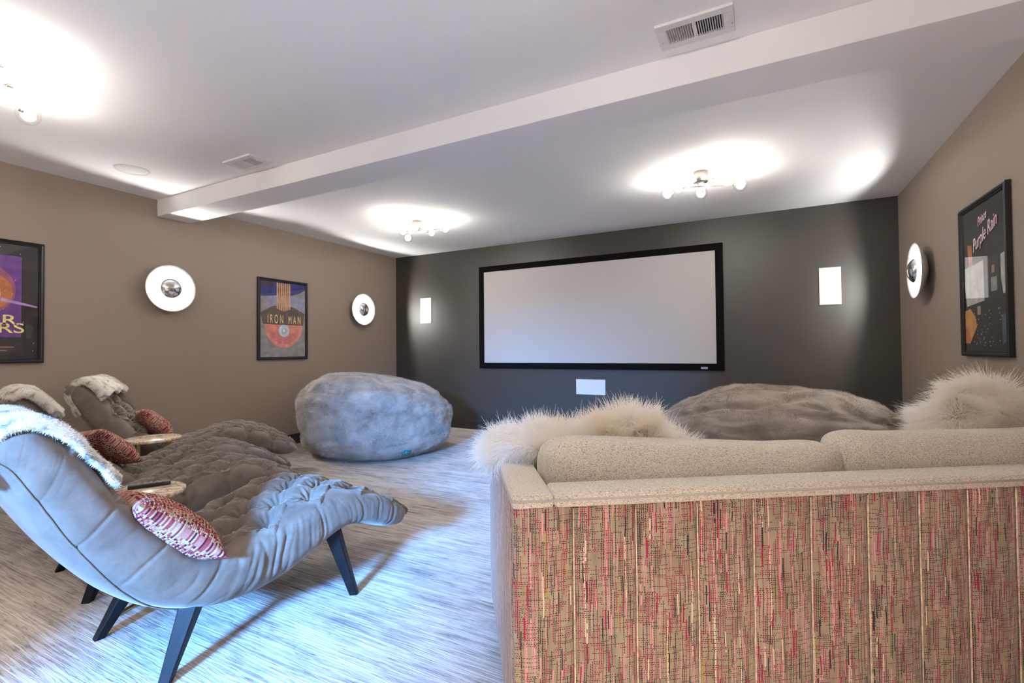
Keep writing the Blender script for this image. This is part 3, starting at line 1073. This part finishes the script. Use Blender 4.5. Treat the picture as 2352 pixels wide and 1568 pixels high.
    j = np.arange(NR_)
    cap0 = np.stack([np.full(NR_, c0), j, (j + 1) % NR_, np.full(NR_, c0)], -1)
    cap1 = np.stack([np.full(NR_, c1), (NT_ - 1) * NR_ + (j + 1) % NR_, (NT_ - 1) * NR_ + j, np.full(NR_, c1)], -1)
    # buttons
    btn = []
    for i in range(-14, 9):
        for q in range(-2, 3):
            if (i + q) % 2:
                continue
            u_, v_ = i * pu, q * pv
            if u_ < ua[22] or u_ > ua[-47]:
                continue
            it = int(np.argmin(np.abs(ua - u_)))
            if abs(v_) > hw[it] - 0.07:
                continue
            cand = np.where(ry > 0.3)[0]
            jr = cand[int(np.argmin(np.abs(G[it, cand, 0] - v_)))]
            btn.append((P[it, jr], N[it, jr]))
    seams = []
    for sg in (1, -1):
        path = []
        for it in range(6, NT_):
            if tt[it] > 0.52:
                break
            c_ = np.where(rx * sg > 0.3)[0]
            o_ = c_[np.argsort(ry[c_])]
            path.append(tuple(np.interp(sy[it, 0], ry[o_], P[it, o_, k_] + N[it, o_, k_] * 0.0030) for k_ in range(3)))
        seams.append(path[::4])
    return V_, F_, (cap0, cap1), btn, G, N, seams


CV, CF, CCAP, CBTN, CG, CN, CSEAM = build_chaise_body()


def chaise_mesh():
    me = bpy.data.meshes.new('upholstery')
    tri = np.vstack([CCAP[0][:, :3], CCAP[1][:, :3]])
    nq, n3 = len(CF), len(tri)
    me.vertices.add(len(CV))
    me.vertices.foreach_set('co', CV.astype(np.float32).ravel())
    me.loops.add(nq * 4 + n3 * 3)
    me.loops.foreach_set('vertex_index', np.concatenate([CF.ravel(), tri.ravel()]).astype(np.int32))
    me.polygons.add(nq + n3)
    st = np.concatenate([np.arange(nq) * 4, nq * 4 + np.arange(n3) * 3]).astype(np.int32)
    me.polygons.foreach_set('loop_start', st)
    me.polygons.foreach_set('loop_total', np.concatenate([np.full(nq, 4), np.full(n3, 3)]).astype(np.int32))
    me.update(calc_edges=True)
    me.validate()
    bm_ = bmesh.new()
    bm_.from_mesh(me)
    bmesh.ops.recalc_face_normals(bm_, faces=bm_.faces)
    bm_.to_mesh(me)
    bm_.free()
    me.polygons.foreach_set('use_smooth', np.ones(len(me.polygons), bool))
    me.materials.append(M['velvet'])
    return me


def button_mesh():
    V, Fc = [], []
    for (p, n) in CBTN:
        n = Vector(n)
        a = n.orthogonal().normalized()
        b = n.cross(a)
        s = len(V)
        p = Vector(p)
        for rr, hh in ((0.008, 0.000), (0.0065, 0.004)):
            for k in range(8):
                t = 2 * PI * k / 8
                V.append(p + a * rr * math.cos(t) + b * rr * math.sin(t) + n * hh)
        V.append(p + n * 0.0055)
        for k in range(8):
            k2 = (k + 1) % 8
            Fc.append((s + k, s + k2, s + 8 + k2, s + 8 + k))
            Fc.append((s + 8 + k, s + 8 + k2, s + 16))
    return V, Fc


def make_chaise():
    r = empty('chaise_lounge', (0, 0, 0))
    link(bpy.data.objects.new('upholstery', chaise_mesh()), r)
    for path in CSEAM:
        bm = bmesh.new()
        tube_path(bm, path, 0.0028)
        bm_obj('seam_piping', bm, M['velvet'], r, True)
    V, Fc = button_mesh()
    o = mesh_obj('tufting', V, Fc, M['velvetbtn'], r)
    tag(o, kind='stuff')
    for (w, s0, z0, s1) in ((0.27, 0.335, 0.345, 0.435), (-0.27, 0.335, 0.345, 0.435), (0.27, -0.235, 0.235, -0.325), (-0.25, -0.250, 0.245, -0.375)):
        bm = bmesh.new()
        tube(bm, (w * 0.97, s0, z0), (w * 1.07, s1, 0.0), 0.044, 0.027, n=4, rot=0.0)
        bmesh.ops.bevel(bm, geom=[e for e in bm.edges if abs((e.verts[0].co - e.verts[1].co).z) > 0.1], offset=0.004, segments=1, affect='EDGES')
        for v in bm.verts:
            if v.co.z < 0.08:
                v.co.z = max(0.0, v.co.z) if v.co.z > 0.04 else 0.0
        bm_obj('leg', bm, M['leg'], r)
    return r


def copy_tree(o, parent=None):
    c = o.copy()
    COL.objects.link(c)
    if parent is not None:
        c.parent = parent
    for ch in o.children:
        copy_tree(ch, c)
    return c


CH = [(-2.157, 1.347, R(-8.5), 'grey tufted velvet chaise lounge nearest the camera'),
      (-3.085, 1.520, R(-14.5), 'grey tufted velvet chaise lounge, second from the camera, its head out of view'),
      (-3.800, 1.850, R(-14.0), 'grey tufted velvet chaise lounge third from the camera'),
      (-4.600, 2.523, R(-36.0), 'grey tufted velvet chaise lounge along the left wall')]
chaises = []
proto = make_chaise()
for i, (x, y, a, lab) in enumerate(CH):
    o = proto if i == 0 else copy_tree(proto)
    o.location = (x, y, 0)
    o.rotation_euler = (0, 0, a)
    if i == 0:
        o.scale = (1.0, 1.045, 1.0)
    tag(o, lab, 'chaise lounge', 'tufted chaise lounges on the left')
    chaises.append(o)


def in_chaise(i, w, s, z):
    x, y, a, _ = CH[i]
    return Vector((x + math.cos(a) * w - math.sin(a) * s, y + math.sin(a) * w + math.cos(a) * s, z))


# ------------------------------------------------------------------ fur throws over the heads
def throw_mesh(name, front, back, wl, wr, parent, seed):
    """sheet following the head roll: from B-curve index back, round the tip, down the front to T-curve index front"""
    nb = 26
    tb = np.linspace(back / 19, 0.02, nb)
    tf = np.linspace(0.0, front / 19, 44)
    path = np.vstack([catmull(BOT, tb), catmull(TOP, tf)])
    d = np.gradient(path, axis=0)
    n2 = np.stack([-d[:, 1], d[:, 0]], -1)
    n2 /= np.linalg.norm(n2, axis=1, keepdims=True) + 1e-9
    if n2[50, 1] < 0:
        n2 = -n2
    nw = 46
    w = np.linspace(wl, wr, nw)
    G = np.empty((len(path), nw, 3))
    edge = np.clip((np.abs(w) - 0.275) / 0.06, 0, 1.6)
    off = 0.027 - 0.045 * edge ** 2
    G[:, :, 0] = w[None]
    G[:, :, 1] = path[:, :1] + n2[:, :1] * off[None]
    G[:, :, 2] = path[:, 1:] + n2[:, 1:] * off[None]
    # wavy hem
    G[-4:, :, 1] += 0.0
    nz = fbm(G * 9 + seed, 3)
    N = grid_normals(G)
    if N[50, nw // 2, 2] < 0:
        N = -N
    G = G + N * (0.010 * nz)[..., None]
    hem = np.clip((np.arange(len(path)) - (len(path) - 10)) / 10, 0, 1)[:, None]
    wob = 0.03 * vnoise(np.stack([w * 14 + seed, 0 * w, 0 * w], -1))[None] * hem
    G[:, :, 2] += wob
    inner = G - N * 0.012
    nu = len(path)
    V = np.vstack([G.reshape(-1, 3), inner.reshape(-1, 3)])
    Fo = grid_faces(nu, nw)
    k = nu * nw
    Fi = Fo[:, ::-1] + k
    rim = []
    loop = [i * nw for i in range(nu)] + [(nu - 1) * nw + j for j in range(1, nw)] + [i * nw + nw - 1 for i in range(nu - 2, -1, -1)] + [j for j in range(nw - 2, 0, -1)]
    for a_, b_ in zip(loop, loop[1:] + loop[:1]):
        rim.append((a_, b_, b_ + k, a_ + k))
    o = mesh_obj(name, V, np.vstack([Fo, Fi, np.array(rim)]), M['throw'], parent)
    bm_ = bmesh.new()
    bm_.from_mesh(o.data)
    bmesh.ops.recalc_face_normals(bm_, faces=bm_.faces)
    bm_.to_mesh(o.data)
    bm_.free()
    return o


THR = [(0, 5.0, 1.6, -0.33, 0.32, 'white marbled fur throw over the head of the chaise nearest the camera'),
       (2, 4.0, 2.6, -0.33, 0.335, 'white marbled fur throw over the head of the third chaise'),
       (3, 3.7, 3.2, -0.33, 0.335, 'white marbled fur throw over the head of the chaise along the left wall')]
for (ci, f_, b_, wl, wr, lab) in THR:
    x, y, a, _ = CH[ci]
    r = empty('fur_throw', (x, y, 0), a, lab, 'throw', 'fur throws on the chaise lounges')
    if ci == 0:
        r.scale = (1.0, 1.045, 1.0)
    base = throw_mesh('hide', f_, b_, wl, wr, r, 3.7 * ci)
    fur('fur', base, 90000, 0.010, M['throw'], r, 0.0008, 3, (0, 0, -0.10), 0.30, 0.6, 40)


# ------------------------------------------------------------------ woven pillows
def pillow_mesh(S, T, ncell, nn, corner=0.10, weave=0.0028):
    """square pillow in the local XZ plane, thickness along y"""
    n = nn
    g = np.linspace(-1, 1, n)
    A, Bq = np.meshgrid(g, g, indexing='ij')
    puff = np.clip((1 - np.abs(A) ** 2.4) * (1 - np.abs(Bq) ** 2.4), 0, 1) ** 0.55
    pin = 1 - corner * (1 - np.abs(A) ** 2) * np.abs(Bq) ** 3
    pin2 = 1 - corner * (1 - np.abs(Bq) ** 2) * np.abs(A) ** 3
    X = A * S / 2 * pin2
    Z = Bq * S / 2 * pin
    uvx, uvz = (A + 1) / 2, (Bq + 1) / 2
    cx, cz = (uvx * ncell) % 1.0, (uvz * ncell) % 1.0
    dome = (np.sin(PI * cx) * np.sin(PI * cz)) ** 0.6
    lump = fbm(np.stack([A * 1.5, Bq * 1.5, 0 * A + 3], -1), 3) * 0.010
    Y = T / 2 * puff + weave * dome * np.clip(puff * 3, 0, 1) + lump * puff
    front = np.stack([X, -Y, Z], -1).reshape(-1, 3)
    back = np.stack([X, Y, Z], -1).reshape(-1, 3)
    Fq = grid_faces(n, n)
    V = np.vstack([front, back])
    F_ = np.vstack([Fq, Fq[:, ::-1] + n * n])
    uv = np.stack([uvx, uvz], -1).reshape(-1, 2)
    return V, F_, np.vstack([uv, uv])


def place_local(o, parent_loc, rz, tilt, spin):
    """upright pillow: tilt back about local x, spin in its own plane, then turn about z"""
    o.rotation_mode = 'XYZ'
    mtx = Matrix.Translation(parent_loc) @ Matrix.Rotation(rz, 4, 'Z') @ Matrix.Rotation(tilt, 4, 'X') @ Matrix.Rotation(spin, 4, 'Y')
    o.matrix_world = mtx


V, F_, UV = pillow_mesh(0.38, 0.15, 52, 261)
pil0 = mesh_obj('throw_pillow', V, F_, M['weave'], None, True, UV)
PIL = [(0, 0.195, -0.305, 0.540, 2, 46, 4, 'red and cream woven throw pillow on the chaise nearest the camera'),
       (2, 0.05, -0.26, 0.575, 20, 42, 10, 'red and cream woven throw pillow on the third chaise'),
       (3, 0.05, -0.26, 0.580, 26, 42, 10, 'red and cream woven throw pillow on the chaise along the left wall')]
for k, (ci, w, s, z, turn, tilt, spin, lab) in enumerate(PIL):
    o = pil0 if k == 0 else pil0.copy()
    if k:
        link(o)
    # pillow front (-y) must face +s, so turn by 180
    place_local(o, in_chaise(ci, w, s, z), CH[ci][2] + PI + R(turn), R(-tilt), R(spin))
    if k:
        o.scale = (0.87, 0.95, 0.87)
    tag(o, lab, 'pillow', 'woven pillows on the chaise lounges')


# ------------------------------------------------------------------ side tables
def side_table(loc, rz, label, h=0.52, rad=0.190, lr=0.150):
    r = empty('side_table', loc, rz, label, 'table', 'round marble side tables')
    lathe('table_top', [(0.0, h - 0.022), (rad - 0.004, h - 0.022), (rad, h - 0.018), (rad, h - 0.004), (rad - 0.004, h), (0.0, h)], M['marble'], r, 64)
    for k in range(4):
        a = PI / 2 * k
        c, s = math.cos(a), math.sin(a)
        bm = bmesh.new()
        add_box(bm, (lr - 0.004, -0.011, 0.0), (lr + 0.004, 0.011, h - 0.022))
        for v in bm.verts:
            v.co.x, v.co.y = v.co.x * c - v.co.y * s, v.co.x * s + v.co.y * c
        bm_obj('leg', bm, M['gold'], r)
    for k in range(2):
        for lo, hi in (((-lr + 0.004, -0.011, 0.001 * k), (lr - 0.004, 0.011, 0.010 + 0.001 * k)), ((-lr + 0.004, -0.011, h - 0.031 - 0.001 * k), (lr - 0.004, 0.011, h - 0.0225))):
            bm = bmesh.new()
            add_box(bm, lo, hi)
            if k:
                for v in bm.verts:
                    v.co.x, v.co.y = -v.co.y, v.co.x
            bm_obj('crossbar', bm, M['gold'], r)
    return r


side_table((-2.65, 1.235, 0), R(20), 'round marble side table holding the remote, beside the nearest chaise', 0.53, 0.175, 0.115)
side_table((-4.30, 2.075, 0), R(12), 'round marble side table on gold legs by the chaise along the left wall')
rm = empty('remote_control', (-2.700, 1.29, 0.5305), R(62), 'black remote control on the nearer marble side table', 'remote')
box('body', (-0.085, -0.022, 0), (0.085, 0.022, 0.018), M['plastic'], rm, 0.004)
for i in range(6):
    for j in range(3):
        box('button', (-0.072 + i * 0.024, -0.016 + j * 0.012, 0.017), (-0.062 + i * 0.024, -0.009 + j * 0.012, 0.0205), M['button'], rm)


# ================================================================== BEAN BAGS
def bean_bag(cx, cy, label, shape, mat, seed, nfur, tagat=None):
    r = empty('bean_bag', (cx, cy, 0), math.atan2(-cx, cy), label, 'bean bag', 'plush bean bags')   # local +y points away from the camera, +x to its right
    nu, nv = 190, 280
    ph = np.linspace(-PI / 2, PI / 2, nu)[:, None]
    th = np.linspace(0, 2 * PI, nv, endpoint=False)[None, :]
    e1 = shape['e']
    cp = np.abs(np.cos(ph)) ** (2 / e1)
    sp = np.sign(np.sin(ph)) * np.abs(np.sin(ph)) ** (2 / e1)
    X = cp * np.cos(th)
    Y = cp * np.sin(th)
    Zz = sp + 0 * th
    P = np.stack([X, Y, Zz], -1)
    q = P * 1.6 + seed
    rad = 1 + 0.045 * fbm(q, 2) + 0.020 * fbm(P * 5 + seed, 4)
    zc = shape['z0']
    hx = np.interp(X, shape['xs'], shape['zs'])            # top height across the bag
    top = hx - zc
    G = np.empty_like(P)
    lean = shape.get('lean', 0.0)
    wid = np.where(Zz < 0, 1 - 0.12 * Zz ** 2, 1.0)
    G[..., 0] = X * shape['rx'] * rad * wid + lean * Zz
    G[..., 1] = Y * shape['ry'] * rad * wid
    G[..., 2] = zc + np.where(Zz > 0, Zz * top * (0.75 + 0.25 * rad), Zz * zc)
    for (a0, z0, dep, wd, ln, slant) in shape['folds']:
        # drawn-in creases
        da = np.angle(np.exp(1j * (th - a0)))
        dist = np.abs((Zz - z0) - slant * da)
        msk = np.exp(-(dist / wd) ** 2) * np.exp(-(da / ln) ** 2)
        N0 = P / (np.linalg.norm(P, axis=-1, keepdims=True) + 1e-9)
        G = G - N0 * (dep * msk)[..., None]
    wr = np.abs(fbm(np.stack([P[..., 0] * 3.2, P[..., 1] * 3.2, P[..., 2] * 9], -1) + seed, 3))
    N = grid_normals(G, True)
    N = np.where((N * (G - np.array([0, 0, zc]))).sum(-1, keepdims=True) < 0, -N, N)
    G = G - N * (0.008 * np.exp(-(wr / 0.22)) * np.clip(G[..., 2:3][..., 0] / 0.2, 0, 1))[..., None]
    rip = vnoise(np.stack([P[..., 0] * 2.6 + 0.6 * fbm(P * 3 + seed, 2), P[..., 1] * 2.6, P[..., 2] * 9 + 1.2 * fbm(P * 2.2 + seed, 2)], -1) + seed)
    G = G + N * (shape.get('rip', 0.006) * (1 - 2 * np.abs(rip)) * np.clip(G[..., 2] / 0.15, 0, 1))[..., None]
    G[..., 2] = np.maximum(G[..., 2], 0.0)
    V = G.reshape(-1, 3)
    F_ = grid_faces(nu, nv, True)
    o = mesh_obj('cover', V, F_, mat, r)
    fur('pile', o, nfur, shape.get('pile', 0.020), mat, r, 0.0014, 4, (0.0, 0.0, -0.45), 0.30, 1.1, 13, lift=0.8, zmin=0.004, maskf=shape.get('mask'))
    if tagat is not None:
        az, zt = tagat
        d = np.abs(np.angle(np.exp(1j * (np.arctan2(G[..., 1], G[..., 0]) - az)))) * 2 + np.abs(G[..., 2] - zt) * 4
        i, j = np.unravel_index(np.argmin(d), d.shape)
        p, n = Vector(G[i, j]), Vector(N[i, j])
        a = Vector((0, 0, 1)).cross(n).normalized()
        u = n.cross(a)
        p = p + n * 0.016
        w_, h_ = 0.035, 0.04
        cs_ = [p - a * w_ - u * h_, p + a * w_ - u * h_, p + a * w_ + u * h_, p - a * w_ + u * h_]
        Vv = [c for c in cs_] + [c - n * 0.006 for c in cs_]
        t = mesh_obj('tag', Vv, [(0, 1, 2, 3), (7, 6, 5, 4), (0, 4, 5, 1), (1, 5, 6, 2), (2, 6, 7, 3), (3, 7, 4, 0)], plain('teal_tag', (0.02, 0.30, 0.42), 0.6), r, False)
        tag(t, 'square teal fabric tag')
        q0 = p + n * 0.001
        Vv = [q0 - a * 0.004 - u * 0.02, q0 + a * 0.004 - u * 0.02, q0 + a * 0.004 + u * 0.02, q0 - a * 0.004 + u * 0.02]
        mesh_obj('tag_mark', Vv, [(0, 1, 2, 3)], plain('white_thread', (0.75, 0.8, 0.8), 0.7), t, False)
    return r


bean_bag(-4.11, 4.38, 'silver grey plush bean bag in the front left corner',
         dict(e=4.4, rx=0.87, ry=0.86, z0=0.36, xs=[-1, -0.65, -0.2, 0.3, 0.75, 1], zs=[0.86, 0.935, 0.92, 0.855, 0.765, 0.66], lean=-0.02,
              folds=[(-1.5, 0.93, 0.05, 0.10, 0.55, 0.25), (-0.5, 0.86, 0.035, 0.08, 0.6, -0.15)]), M['plushA'], 3.1, 120000, (-1.22, 0.13))
bean_bag(0.04, 4.72, 'brown grey plush bean bag behind the sofa, before the right wall',
         dict(e=2.7, rx=0.99, ry=0.86, rip=0.016, pile=0.016, z0=0.36, xs=[-1, -0.7, -0.3, 0.05, 0.5, 0.8, 1], zs=[0.62, 0.77, 0.855, 0.845, 0.84, 0.83, 0.74], lean=0.0,
              folds=[(-1.9, 0.80, 0.06, 0.05, 0.8, 0.20), (-1.2, 0.70, 0.02, 0.05, 0.8, -0.2)]), M['plushB'], 8.4, 120000)

# ================================================================== SOFA
SK = 0.794
SA = R(34.0)
sofa = empty('sofa', (-0.753 * SK, 1.431 * SK, 0), SA, 'two cushion sofa with a colourful dashed woven back and grey cushions', 'sofa')
SL, SD, SZ = 2.19, 0.92, 0.80 - 0.012
AW = 0.115
NCH = 13
CW = (SL - 0.0) / NCH


def panel(name, x0, x1, z0, z1, yb, bulge, mat, lean=0.0):
    nx, nz = 15, 40
    X = np.linspace(0, 1, nx)
    Zg_ = np.concatenate([np.linspace(0, 0.92, nz - 10), 0.92 + 0.08 * np.sin(np.linspace(0.05, 1, 10) * PI / 2)])
    A, Bq = np.meshgrid(X, Zg_, indexing='ij')
    bul = bulge * np.clip(1 - np.abs(2 * A - 1) ** 3.2, 0, 1)
    topr = np.clip((Bq - 0.95) / 0.05, 0, 1)
    xx = x0 + (x1 - x0) * A
    zz = z0 + (z1 - z0) * Bq
    yy = yb - bul * np.sqrt(np.clip(1 - topr ** 2, 0, 1)) + 0.012 * topr ** 2 + 0.003 * fbm(np.stack([xx * 8, zz * 3, 0 * xx], -1), 2)
    yy = yy + lean * (1 - Bq)
    Fr = np.stack([xx, yy, zz], -1).reshape(-1, 3)
    Bk = np.stack([xx, 0 * yy + yb + 0.03 + lean * (1 - Bq), zz], -1).reshape(-1, 3)
    F1 = grid_faces(nx, len(Zg_))
    k = nx * len(Zg_)
    n_ = len(Zg_)
    loop = [i * n_ for i in range(nx)] + [(nx - 1) * n_ + j for j in range(1, n_)] + [i * n_ + n_ - 1 for i in range(nx - 2, -1, -1)] + [j for j in range(n_ - 2, 0, -1)]
    rim = [(a_, b_, b_ + k, a_ + k) for a_, b_ in zip(loop, loop[1:] + loop[:1])]
    o = mesh_obj(name, np.vstack([Fr, Bk]), np.vstack([F1, F1[:, ::-1] + k, np.array(rim)]), mat, sofa)
    bm_ = bmesh.new()
    bm_.from_mesh(o.data)
    bmesh.ops.recalc_face_normals(bm_, faces=bm_.faces)
    bm_.to_mesh(o.data)
    bm_.free()
    return o


# frame: hidden core with the plain arm and back boxes, dark base and feet
box('back_frame', (0.02, 0.034, 0.13), (SL - 0.02, 0.115, SZ - 0.02), M['heather'], sofa, 0.01)
XS = [0.004, 0.167, 0.342, 0.519, 0.685, 0.860, 1.039, 1.205, 1.365, 1.530, 1.695, 1.860, 2.025, SL - 0.004]
for k in range(13):
    panel('back_channel', XS[k] + 0.0006, XS[k + 1] - 0.0006, 0.11, SZ, 0.012, 0.010, M['dash_x'])

for k in range(1, 13):
    bm = bmesh.new()
    zz = np.linspace(0.11, SZ - 0.03, 14)
    xw = [XS[k] + 0.0012 * vnoise(np.array([z * 9.0, k * 3.1, 0.5])) for z in zz]
    tube_path(bm, [(a_, 0.0085, p_) for a_, p_ in zip(xw, zz)], 0.0021)
    bm_obj('seam_welt', bm, M['welt'], sofa, True)


def rounded_bar(name, lo, hi, mat, bev):
    return box(name, lo, hi, mat, sofa, bev, 4, True)


for side, xa in (('l', 0.0), ('r', SL - AW)):
    arm = box('arm', (xa + (0.0 if side == 'l' else 0.004), 0.035, 0.11), (xa + AW - (0.004 if side == 'l' else 0.0), SD, SZ - 0.004), M['dash_y'], sofa, 0.014, 3, True)
# light linen caps along the top of the back and of the arms
rounded_bar('back_cap', (AW * 0.97, -0.002, SZ - 0.026), (SL - AW * 0.97, 0.118, SZ + 0.014), M['heather'], 0.013)
rounded_bar('arm_cap', (-0.001, -0.002, SZ - 0.026), (AW, SD + 0.002, SZ + 0.012), M['heather'], 0.013)
rounded_bar('arm_cap', (SL - AW, -0.002, SZ - 0.026), (SL + 0.001, SD + 0.002, SZ + 0.012), M['heather'], 0.013)


def piping(name, pts, rad=0.004):
    bm_ = bmesh.new()
    tube_path(bm_, pts, rad)
    return bm_obj(name, bm_, M['piping'], sofa, True)


piping('piping', [(0.0, 0.0, SZ - 0.004), (SL, 0.0, SZ - 0.004)])
piping('piping', [(-0.001, 0.0, SZ - 0.004), (-0.001, SD, SZ - 0.004)])
box('seat_deck', (AW, 0.115, 0.13), (SL - AW, SD - 0.02, 0.30), M['heather'], sofa, 0.01)
for k in range(4):
    fx, fy = ((0.10, 0.10), (SL - 0.10, 0.10), (0.10, SD - 0.10), (SL - 0.10, SD - 0.10))[k]
    bm = bmesh.new()
    tube(bm, (fx, fy, 0.0), (fx, fy, 0.135), 0.020, 0.028, n=16)
    bm_obj('foot', bm, M['leg'], sofa, True)


def cushion(name, c, size, ex, mat, seed, lean=0.0, sag=None, pipe=True):
    """soft box: superellipsoid sides with piped edges"""
    nu, nv = 70, 110
    ph = np.linspace(-PI / 2, PI / 2, nu)[:, None]
    th = np.linspace(0, 2 * PI, nv, endpoint=False)[None, :]
    f = lambda v, e: np.sign(v) * np.abs(v) ** e
    ea, eb = ex
    X = f(np.cos(ph), ea) * f(np.cos(th), eb)
    Zc_ = f(np.cos(ph), ea) * f(np.sin(th), eb)
    Y = f(np.sin(ph), ea) + 0 * th
    P = np.stack([X, Y, Zc_], -1)
    G = P * np.array(size) / 2
    G = G * (1 + 0.03 * fbm(P * 1.3 + seed, 2)[..., None])
    if sag is not None:
        G[..., 2] += np.where(P[..., 2] > 0, np.interp(X, sag[0], sag[1]) * np.clip(P[..., 2], 0, 1), 0)
    G[..., 1] += lean * G[..., 2]
    G = G + np.array(c)
    V = G.reshape(-1, 3)
    o = mesh_obj(name, V, grid_faces(nu, nv, True), mat, sofa)
    bm_ = bmesh.new()
    bm_.from_mesh(o.data)
    bmesh.ops.remove_doubles(bm_, verts=bm_.verts, dist=1e-5)
    bmesh.ops.recalc_face_normals(bm_, faces=bm_.faces)
    bm_.to_mesh(o.data)
    bm_.free()
    return o, G


cx0, cxm, cx1 = AW + 0.005, 1.125, SL - AW - 0.005
for (a_, b_, sg, sd) in ((cx0, cxm, ([-1, -0.9, -0.6, 0.2, 0.7, 1], [0.02, 0.035, 0.03, -0.010, -0.005, 0.0]), 1.0), (cxm, cx1, ([-1, -0.8, 0, 1], [0.02, 0.022, 0.0, 0.02]), 6.0)):
    cushion('back_cushion', ((a_ + b_) / 2, 0.225, 0.648), (b_ - a_ + 0.018, 0.215, 0.455), (0.55, 0.16), M['heather'], sd, 0.10, sg)
for (a_, b_) in ((cx0, cxm), (cxm, cx1)):
    cushion('seat_cushion', ((a_ + b_) / 2, 0.115 + (SD - 0.10) / 2, 0.375), (b_ - a_, SD - 0.10, 0.165), (0.2, 0.35), M['heather'], a_, 0.0)


# ------------------------------------------------------------------ sheepskin throw and pillow on the sofa
def in_sofa(x, y, z):
    return Vector((sofa.location.x + math.cos(SA) * x - math.sin(SA) * y, sofa.location.y + math.sin(SA) * x + math.cos(SA) * y, z))


def hide_sheet(name, xs, prof, parent, seed):
    """closed slab following a draped profile: for each x a list of (y, z) points"""
    prof = np.array(prof, float)          # [nx, npt, 2]
    nx, npt, _ = prof.shape
    xs = np.array(xs, float)
    a = np.linspace(0, 1, 60)
    xx = catmull(xs[:, None], a)[:, 0]
    rows = [catmull(prof[:, k], a) for k in range(npt)]
    rows = np.stack(rows, 1)              # 60, npt, 2
    b = np.linspace(0, 1, 44)
    G = np.empty((60, 44, 3))
    for i in range(60):
        c = catmull(rows[i], b)
        G[i, :, 0] = xx[i]
        G[i, :, 1] = c[:, 0]
        G[i, :, 2] = c[:, 1]
    N = grid_normals(G)
    if N[30, 22, 2] < 0:
        N = -N
    G = G + N * (0.012 * fbm(G * 8 + seed, 3))[..., None]
    inner = G - N * 0.012
    V = np.vstack([G.reshape(-1, 3), inner.reshape(-1, 3)])
    nu, nw = 60, 44
    Fo = grid_faces(nu, nw)
    k = nu * nw
    loop = [i * nw for i in range(nu)] + [(nu - 1) * nw + j for j in range(1, nw)] + [i * nw + nw - 1 for i in range(nu - 2, -1, -1)] + [j for j in range(nw - 2, 0, -1)]
    rim = [(p, q, q + k, p + k) for p, q in zip(loop, loop[1:] + loop[:1])]
    o = mesh_obj(name, V, np.vstack([Fo, Fo[:, ::-1] + k, np.array(rim)]), M['sheep'], parent)
    bm_ = bmesh.new()
    bm_.from_mesh(o.data)
    bmesh.ops.recalc_face_normals(bm_, faces=bm_.faces)
    bm_.to_mesh(o.data)
    bm_.free()
    return o


sk = empty('sheepskin_throw', sofa.location, SA, 'long haired ivory sheepskin draped over the left sofa arm and cushion', 'throw')
# x stations across, each with (y, z): from the crest behind the back cushion forward and down to the seat
ST = [(-0.03, [(0.42, 0.79), (0.48, 0.815), (0.56, 0.815), (0.64, 0.80), (0.72, 0.77)]),
      (0.03, [(0.40, 0.835), (0.47, 0.87), (0.55, 0.87), (0.64, 0.84), (0.74, 0.80)]),
      (0.14, [(0.345, 0.85), (0.42, 0.885), (0.50, 0.87), (0.60, 0.80), (0.72, 0.70)]),
      (0.28, [(0.345, 0.87), (0.41, 0.900), (0.49, 0.87), (0.60, 0.76), (0.72, 0.62)]),
      (0.41, [(0.34, 0.90), (0.40, 0.945), (0.48, 0.91), (0.60, 0.78), (0.72, 0.60)]),
      (0.52, [(0.33, 0.89), (0.39, 0.935), (0.48, 0.89), (0.60, 0.74), (0.72, 0.58)]),
      (0.64, [(0.335, 0.84), (0.39, 0.870), (0.48, 0.82), (0.60, 0.68), (0.72, 0.56)]),
      (0.76, [(0.345, 0.78), (0.39, 0.79), (0.46, 0.74), (0.58, 0.62), (0.70, 0.54)])]
hd = hide_sheet('hide', [s[0] for s in ST], [s[1] for s in ST], sk, 2.0)
fur('fleece', hd, 60000, 0.075, M['sheep'], sk, 0.0012, 7, (-0.12, -0.30, -0.15), 0.30, 0.75, 15, jitter=0.14, lift=0.65)

sp = empty('sheepskin_pillow', in_sofa(1.985, 0.50, 0.53), SA + R(-12), 'long haired ivory sheepskin pillow standing in the right end of the sofa', 'pillow')
nu, nv = 40, 60
ph = np.linspace(-PI / 2, PI / 2, nu)[:, None]
th = np.linspace(0, 2 * PI, nv, endpoint=False)[None, :]
fq = lambda v, e: np.sign(v) * np.abs(v) ** e
X = fq(np.cos(ph), 0.9) * fq(np.cos(th), 0.8)
Z = fq(np.cos(ph), 0.9) * fq(np.sin(th), 0.8)
Y = np.sin(ph) + 0 * th
G = np.stack([X * 0.168, Y * 0.10, 0.245 + Z * 0.245], -1)
G[..., 0] *= 1 - 0.10 * np.clip(Z, 0, 1)
G[..., 1] += 0.25 * (0.235 - G[..., 2]) * -1 * 0.0
spm = mesh_obj('cover', G.reshape(-1, 3), grid_faces(nu, nv, True), M['sheep'], sp)
bm_ = bmesh.new()
bm_.from_mesh(spm.data)
bmesh.ops.remove_doubles(bm_, verts=bm_.verts, dist=1e-5)
bmesh.ops.recalc_face_normals(bm_, faces=bm_.faces)
bm_.to_mesh(spm.data)
bm_.free()
spm.data.polygons.foreach_set('use_smooth', np.ones(len(spm.data.polygons), bool))
fur('fleece', spm, 45000, 0.085, M['sheep'], sp, 0.0012, 7, (-0.12, 0.0, -0.18), 0.32, 0.80, 14, jitter=0.14, lift=0.80)
